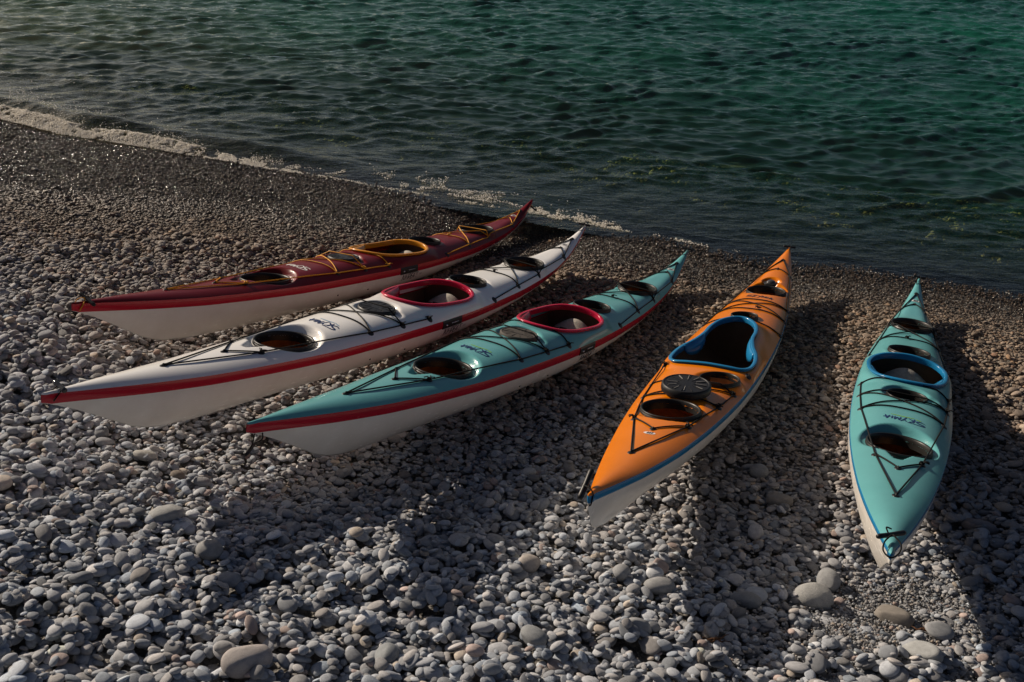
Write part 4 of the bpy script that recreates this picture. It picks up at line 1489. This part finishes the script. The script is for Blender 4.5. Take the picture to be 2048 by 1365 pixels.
BOW_T = {
    'red': [dict(a=(.098, -.052, .383), b=(.10, .068, .330), r=1.2, cords=[[(.04, .015, .30), (.07, .018, .345), (.085, 0, .365), (.05, -.012, .36), (.03, -.015, .33)]])],
    'white': [dict(a=(.09, -.024, .372), b=(.075, .059, .358), r=1.4, mat='gloss', cords=[[(.05, .016, .305), (.08, .02, .34), (.115, 0, .36), (.08, -.014, .35), (.05, -.014, .32)]])],
    'teal': [dict(a=(.03, -.02, .187), b=(.176, -.063, .222), r=1.1, cords=[[(.055, .0, .285), (.06, -.01, .24), (.065, -.03, .197)], [(.085, .018, .285), (.10, .006, .25), (.115, -.045, .21)]])],
    'right': [dict(a=(.065, -.056, .37), b=(.180, .038, .364), r=1.15, cords=[[(.105, -.004, .376), (.07, .028, .36), (.02, .026, .345), (-.012, .0, .335), (.01, -.028, .345), (.06, -.028, .36), (.10, -.008, .376)], [(.12, -.02, .37), (.135, -.03, .385), (.15, -.012, .378)]])],
}
STERN_T = dict(a=(5.305, -.048, .428), b=(5.335, .048, .424), cords=[[(5.26, .012, .38), (5.30, .012, .42), (5.33, 0, .437), (5.30, -.012, .42), (5.26, -.012, .38)]])
STERN_RED = dict(a=(5.335, -.02, .36), b=(5.345, .055, .315), cords=[[(5.30, .012, .37), (5.335, .014, .355), (5.345, 0, .345)]])


def sea_cfg(name, deck, bandmat, coaming, cord, ink, ink2, label, lid, band=.052, model=True, dd=True):
    fit, lines, bung, knots = sea_rig(dd)
    return dict(deck=deck, band=band, bandmat=bandmat, coaming=coaming, cord=cord, ink=ink, ink2=ink2, label=label, loop=SEA_LOOP,
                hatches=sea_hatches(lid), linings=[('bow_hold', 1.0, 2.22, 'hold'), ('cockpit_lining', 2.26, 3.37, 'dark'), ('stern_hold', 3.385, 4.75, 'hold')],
                brace=(2.69, 2.98), seat=(2.86, 3.30, .185), fit=fit, lines=lines, bungees=bung, knots=knots, logo=(1.925, .005, .20, True),
                emblem=(5.0, .0), model=model, toggles=BOW_T[name] + [STERN_RED if name == 'red' else STERN_T])


Kayak('red', sea_cfg('red', 'maroon', 'red', 'amber', 'orange_cord', 'ink_white', None,
                     'dark red sea kayak with yellow cockpit rim and yellow deck lines, farthest left', 'plastic'))
Kayak('white', sea_cfg('white', 'white_deck', 'red', 'crimson', 'cord', 'ink_blue', 'ink_sky',
                       'white sea kayak with red cockpit rim and red side band', 'plastic', dd=False))
Kayak('teal', sea_cfg('teal', 'teal', 'red', 'crimson', 'cord', 'ink_blue', 'ink_lime',
                      'teal sea kayak with red cockpit rim and red side band', 'lidgrey'))
Kayak('right', sea_cfg('right', 'teal', 'blue', 'blue', 'cord', 'ink_blue', 'ink_lime',
                       'teal sea kayak with blue cockpit rim at the far right', None, band=.022, model=False))

day_fit = [(.63, 0), (1.02, 0), (4.72, 0), (4.95, 0)]
dp = dict(A=(1.18, .142), B=(1.60, .208), C=(1.88, .234), D=(2.22, .250), E=(3.28, .262), F=(3.60, .240), G=(3.87, .215), H=(4.66, .105))
for q in dp.values():
    day_fit += [q, (q[0], -q[1])]
x_ = lambda n, sg: (dp[n][0], dp[n][1] * sg)
day_lines, day_b = [], []
for sg in (1, -1):
    day_lines += [[(.63, 0), x_('A', sg), x_('B', sg), x_('C', sg)] + ([x_('D', sg)] if sg < 0 else []), [(1.02, 0), x_('A', sg)],
                  [(4.95, 0), x_('H', sg), x_('G', sg), x_('F', sg), x_('E', sg)], [(4.72, 0), x_('H', sg)]]
day_b = [[x_('B', -1), x_('B', 1)], [x_('B', -1), x_('C', 1)], [x_('C', -1), x_('C', 1)],
         [x_('E', -1), x_('E', 1)], [x_('F', -1), x_('F', 1)], [x_('F', -1), x_('G', 1)], [x_('G', -1), x_('F', 1)], [x_('G', -1), x_('G', 1)]]
KO = Kayak('orange', dict(deck='orange', band=.034, bandmat='blue', coaming='blue', cord='cord', ink='ink', ink2=None,
                          label='orange kayak with blue cockpit rim and compass on its bow', loop=DAY_LOOP,
                          hatches=[dict(s=1.375, t=0, a=.160, b=.160, z=.242, slope=-.02, blend=.16), dict(s=2.0, t=.125, a=.118, b=.116, z=.236, slope=.0, blend=.22),
                                   dict(s=3.375, t=0, a=.092, b=.092, z=.253, slope=-.02, blend=.24), dict(s=4.22, t=0, a=.147, b=.145, z=.232, slope=.02, blend=.18),
                                   dict(s=4.44, t=0, a=.05, b=.05, z=.246, slope=.03, blend=.5, blank=True)],
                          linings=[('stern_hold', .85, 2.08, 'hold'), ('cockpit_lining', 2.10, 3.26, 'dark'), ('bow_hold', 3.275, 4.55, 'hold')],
                          brace=(2.55, 2.85), bracew=.4, seat=None, fit=day_fit, lines=day_lines, bungees=day_b,
                          knots=[x_('A', -1), x_('A', 1), x_('B', 1), x_('C', 1), x_('D', -1), (3.62, .05)], logo=(3.955, 0, .19, False), emblem=(.955, .0), model=False,
                          toggles=[dict(a=(.03, -.048, .300), b=(.14, -.033, .392), r=1.6, cords=[[(.02, .014, .335), (.03, 0, .352), (.045, -.025, .355), (.075, -.05, .342)], [(.02, .014, .335), (.0, .012, .30), (.01, 0, .285)]]),
                                   dict(a=(5.225, -.045, .396), b=(5.26, .05, .386), cords=[[(5.2, .012, .36), (5.24, .01, .395), (5.26, 0, .402), (5.24, -.01, .395), (5.2, -.012, .36)]])]))


def compass():
    k = KO
    s, t = 4.43, 0.0
    z = float(k.deck_z(np.array([s]), np.array([t]))[0])
    th = np.linspace(0, 2 * np.pi, 40, endpoint=False)
    prof = [(1.0, -.012), (1.0, .012), (.94, .020), (.80, .022), (.72, .020)]
    V = []
    for r, zz in prof:                               # squarish housing
        cx = np.sign(np.cos(th)) * np.abs(np.cos(th)) ** .55; cy = np.sign(np.sin(th)) * np.abs(np.sin(th)) ** .55
        V.append(np.stack([s + .050 * r * cx, t + .058 * r * cy, np.full(40, z + zz)], 1))
    o = k.add('compass', (np.vstack(V), grid_faces(len(prof), 40, wrap=True)), 'plastic')
    pr = [(.038 * math.cos(a), .018 + .026 * math.sin(a)) for a in np.linspace(0, math.pi / 2 * .98, 9)]
    V, F = lathe(pr, 32)
    k.add('compass_dome', (V + np.array([s, t, z]), F), 'glass', parent=o)
    V, F = lathe([(.044, .016), (.045, .021), (.039, .023), (.037, .019)], 32)
    k.add('compass_ring', (V + np.array([s, t, z]), F), 'rubber', parent=o)


compass()


# loose round hatch cover lying on the orange after deck
def loose_cover():
    k = KO
    V, F = lid_mesh(.135)
    V[:, 2] *= 1.2
    me = mesh_from('hatch_cover', V, F)
    o = link('hatch_cover', me, MAT['plastic'])
    me.set_sharp_from_angle(angle=math.radians(40))
    s, t = 1.665, .01
    z = float(k.deck_base(np.array([s]), np.array([t]))[0]) + .042
    A, oo = PM['orange']
    Rl = np.array(Matrix.Rotation(math.radians(-4), 3, 'Y') @ Matrix.Rotation(math.radians(2), 3, 'X'))
    M = R3 @ A @ Rl
    p = W(A @ np.array([s, -t, z]) + oo)
    o.matrix_world = Matrix([list(M[r]) + [p[r]] for r in range(3)] + [[0, 0, 0, 1]])
    for q in range(12):
        if q in (2, 7):
            continue
        a = q * math.pi / 6 + .1
        d = np.array([math.cos(a), math.sin(a), 0]); nn = np.array([-d[1], d[0], 0]) * .0013
        r0_, r1_ = .135 * (.36 + .06 * (q % 3)), .135 * .80
        Vr = np.array([d * r0_ + nn, d * r1_ + nn, d * r1_ - nn, d * r0_ - nn]) + np.array([0, 0, .0192])
        link('rib', mesh_from('rib', np.vstack([Vr, Vr - [0, 0, .004]]), [[3, 2, 1, 0], [0, 1, 5, 4], [1, 2, 6, 5], [2, 3, 7, 6], [3, 0, 4, 7]]), MAT['rib_glint'], o, smooth=False)
    o['label'] = 'loose round black hatch cover lying on the orange kayak under its cords'; o['category'] = 'hatch cover'


loose_cover()


# scraps of dried weed on the stones
def weed(px, label):
    P = on_ground(*px)
    parts = []
    rg = np.random.default_rng(int(px[0]))
    for q in range(7):
        a = rg.uniform(-.5, .5) + (3.14 if q % 2 else 0)
        L = rg.uniform(.02, .05)
        pts = [np.array([rg.normal(0, .006), rg.normal(0, .006), .012])]
        for j in range(5):
            a += rg.normal(0, .4)
            pts.append(pts[-1] + np.array([math.cos(a) * L / 4, math.sin(a) * L / 4, rg.normal(0, .003)]))
        parts.append(tube_mesh(catmull(np.array(pts), 14), np.linspace(.0045, .0015, 14), 6))
    V, F = join(parts)
    me = mesh_from('dried_weed', W(V + P + np.array([0, 0, .012])), F)
    o = link('dried_weed', me, M_WEED)
    o['label'] = label; o['category'] = 'seaweed'


M_WEED = principled('dry_weed', (.11, .05, .022), .8, vary=.4, vscale=60)
weed((1428, 1288), 'scrap of brown dried weed in the shadow of the orange kayak')
weed((1845, 1268), 'scrap of brown dried weed beside the flat round grey stone')
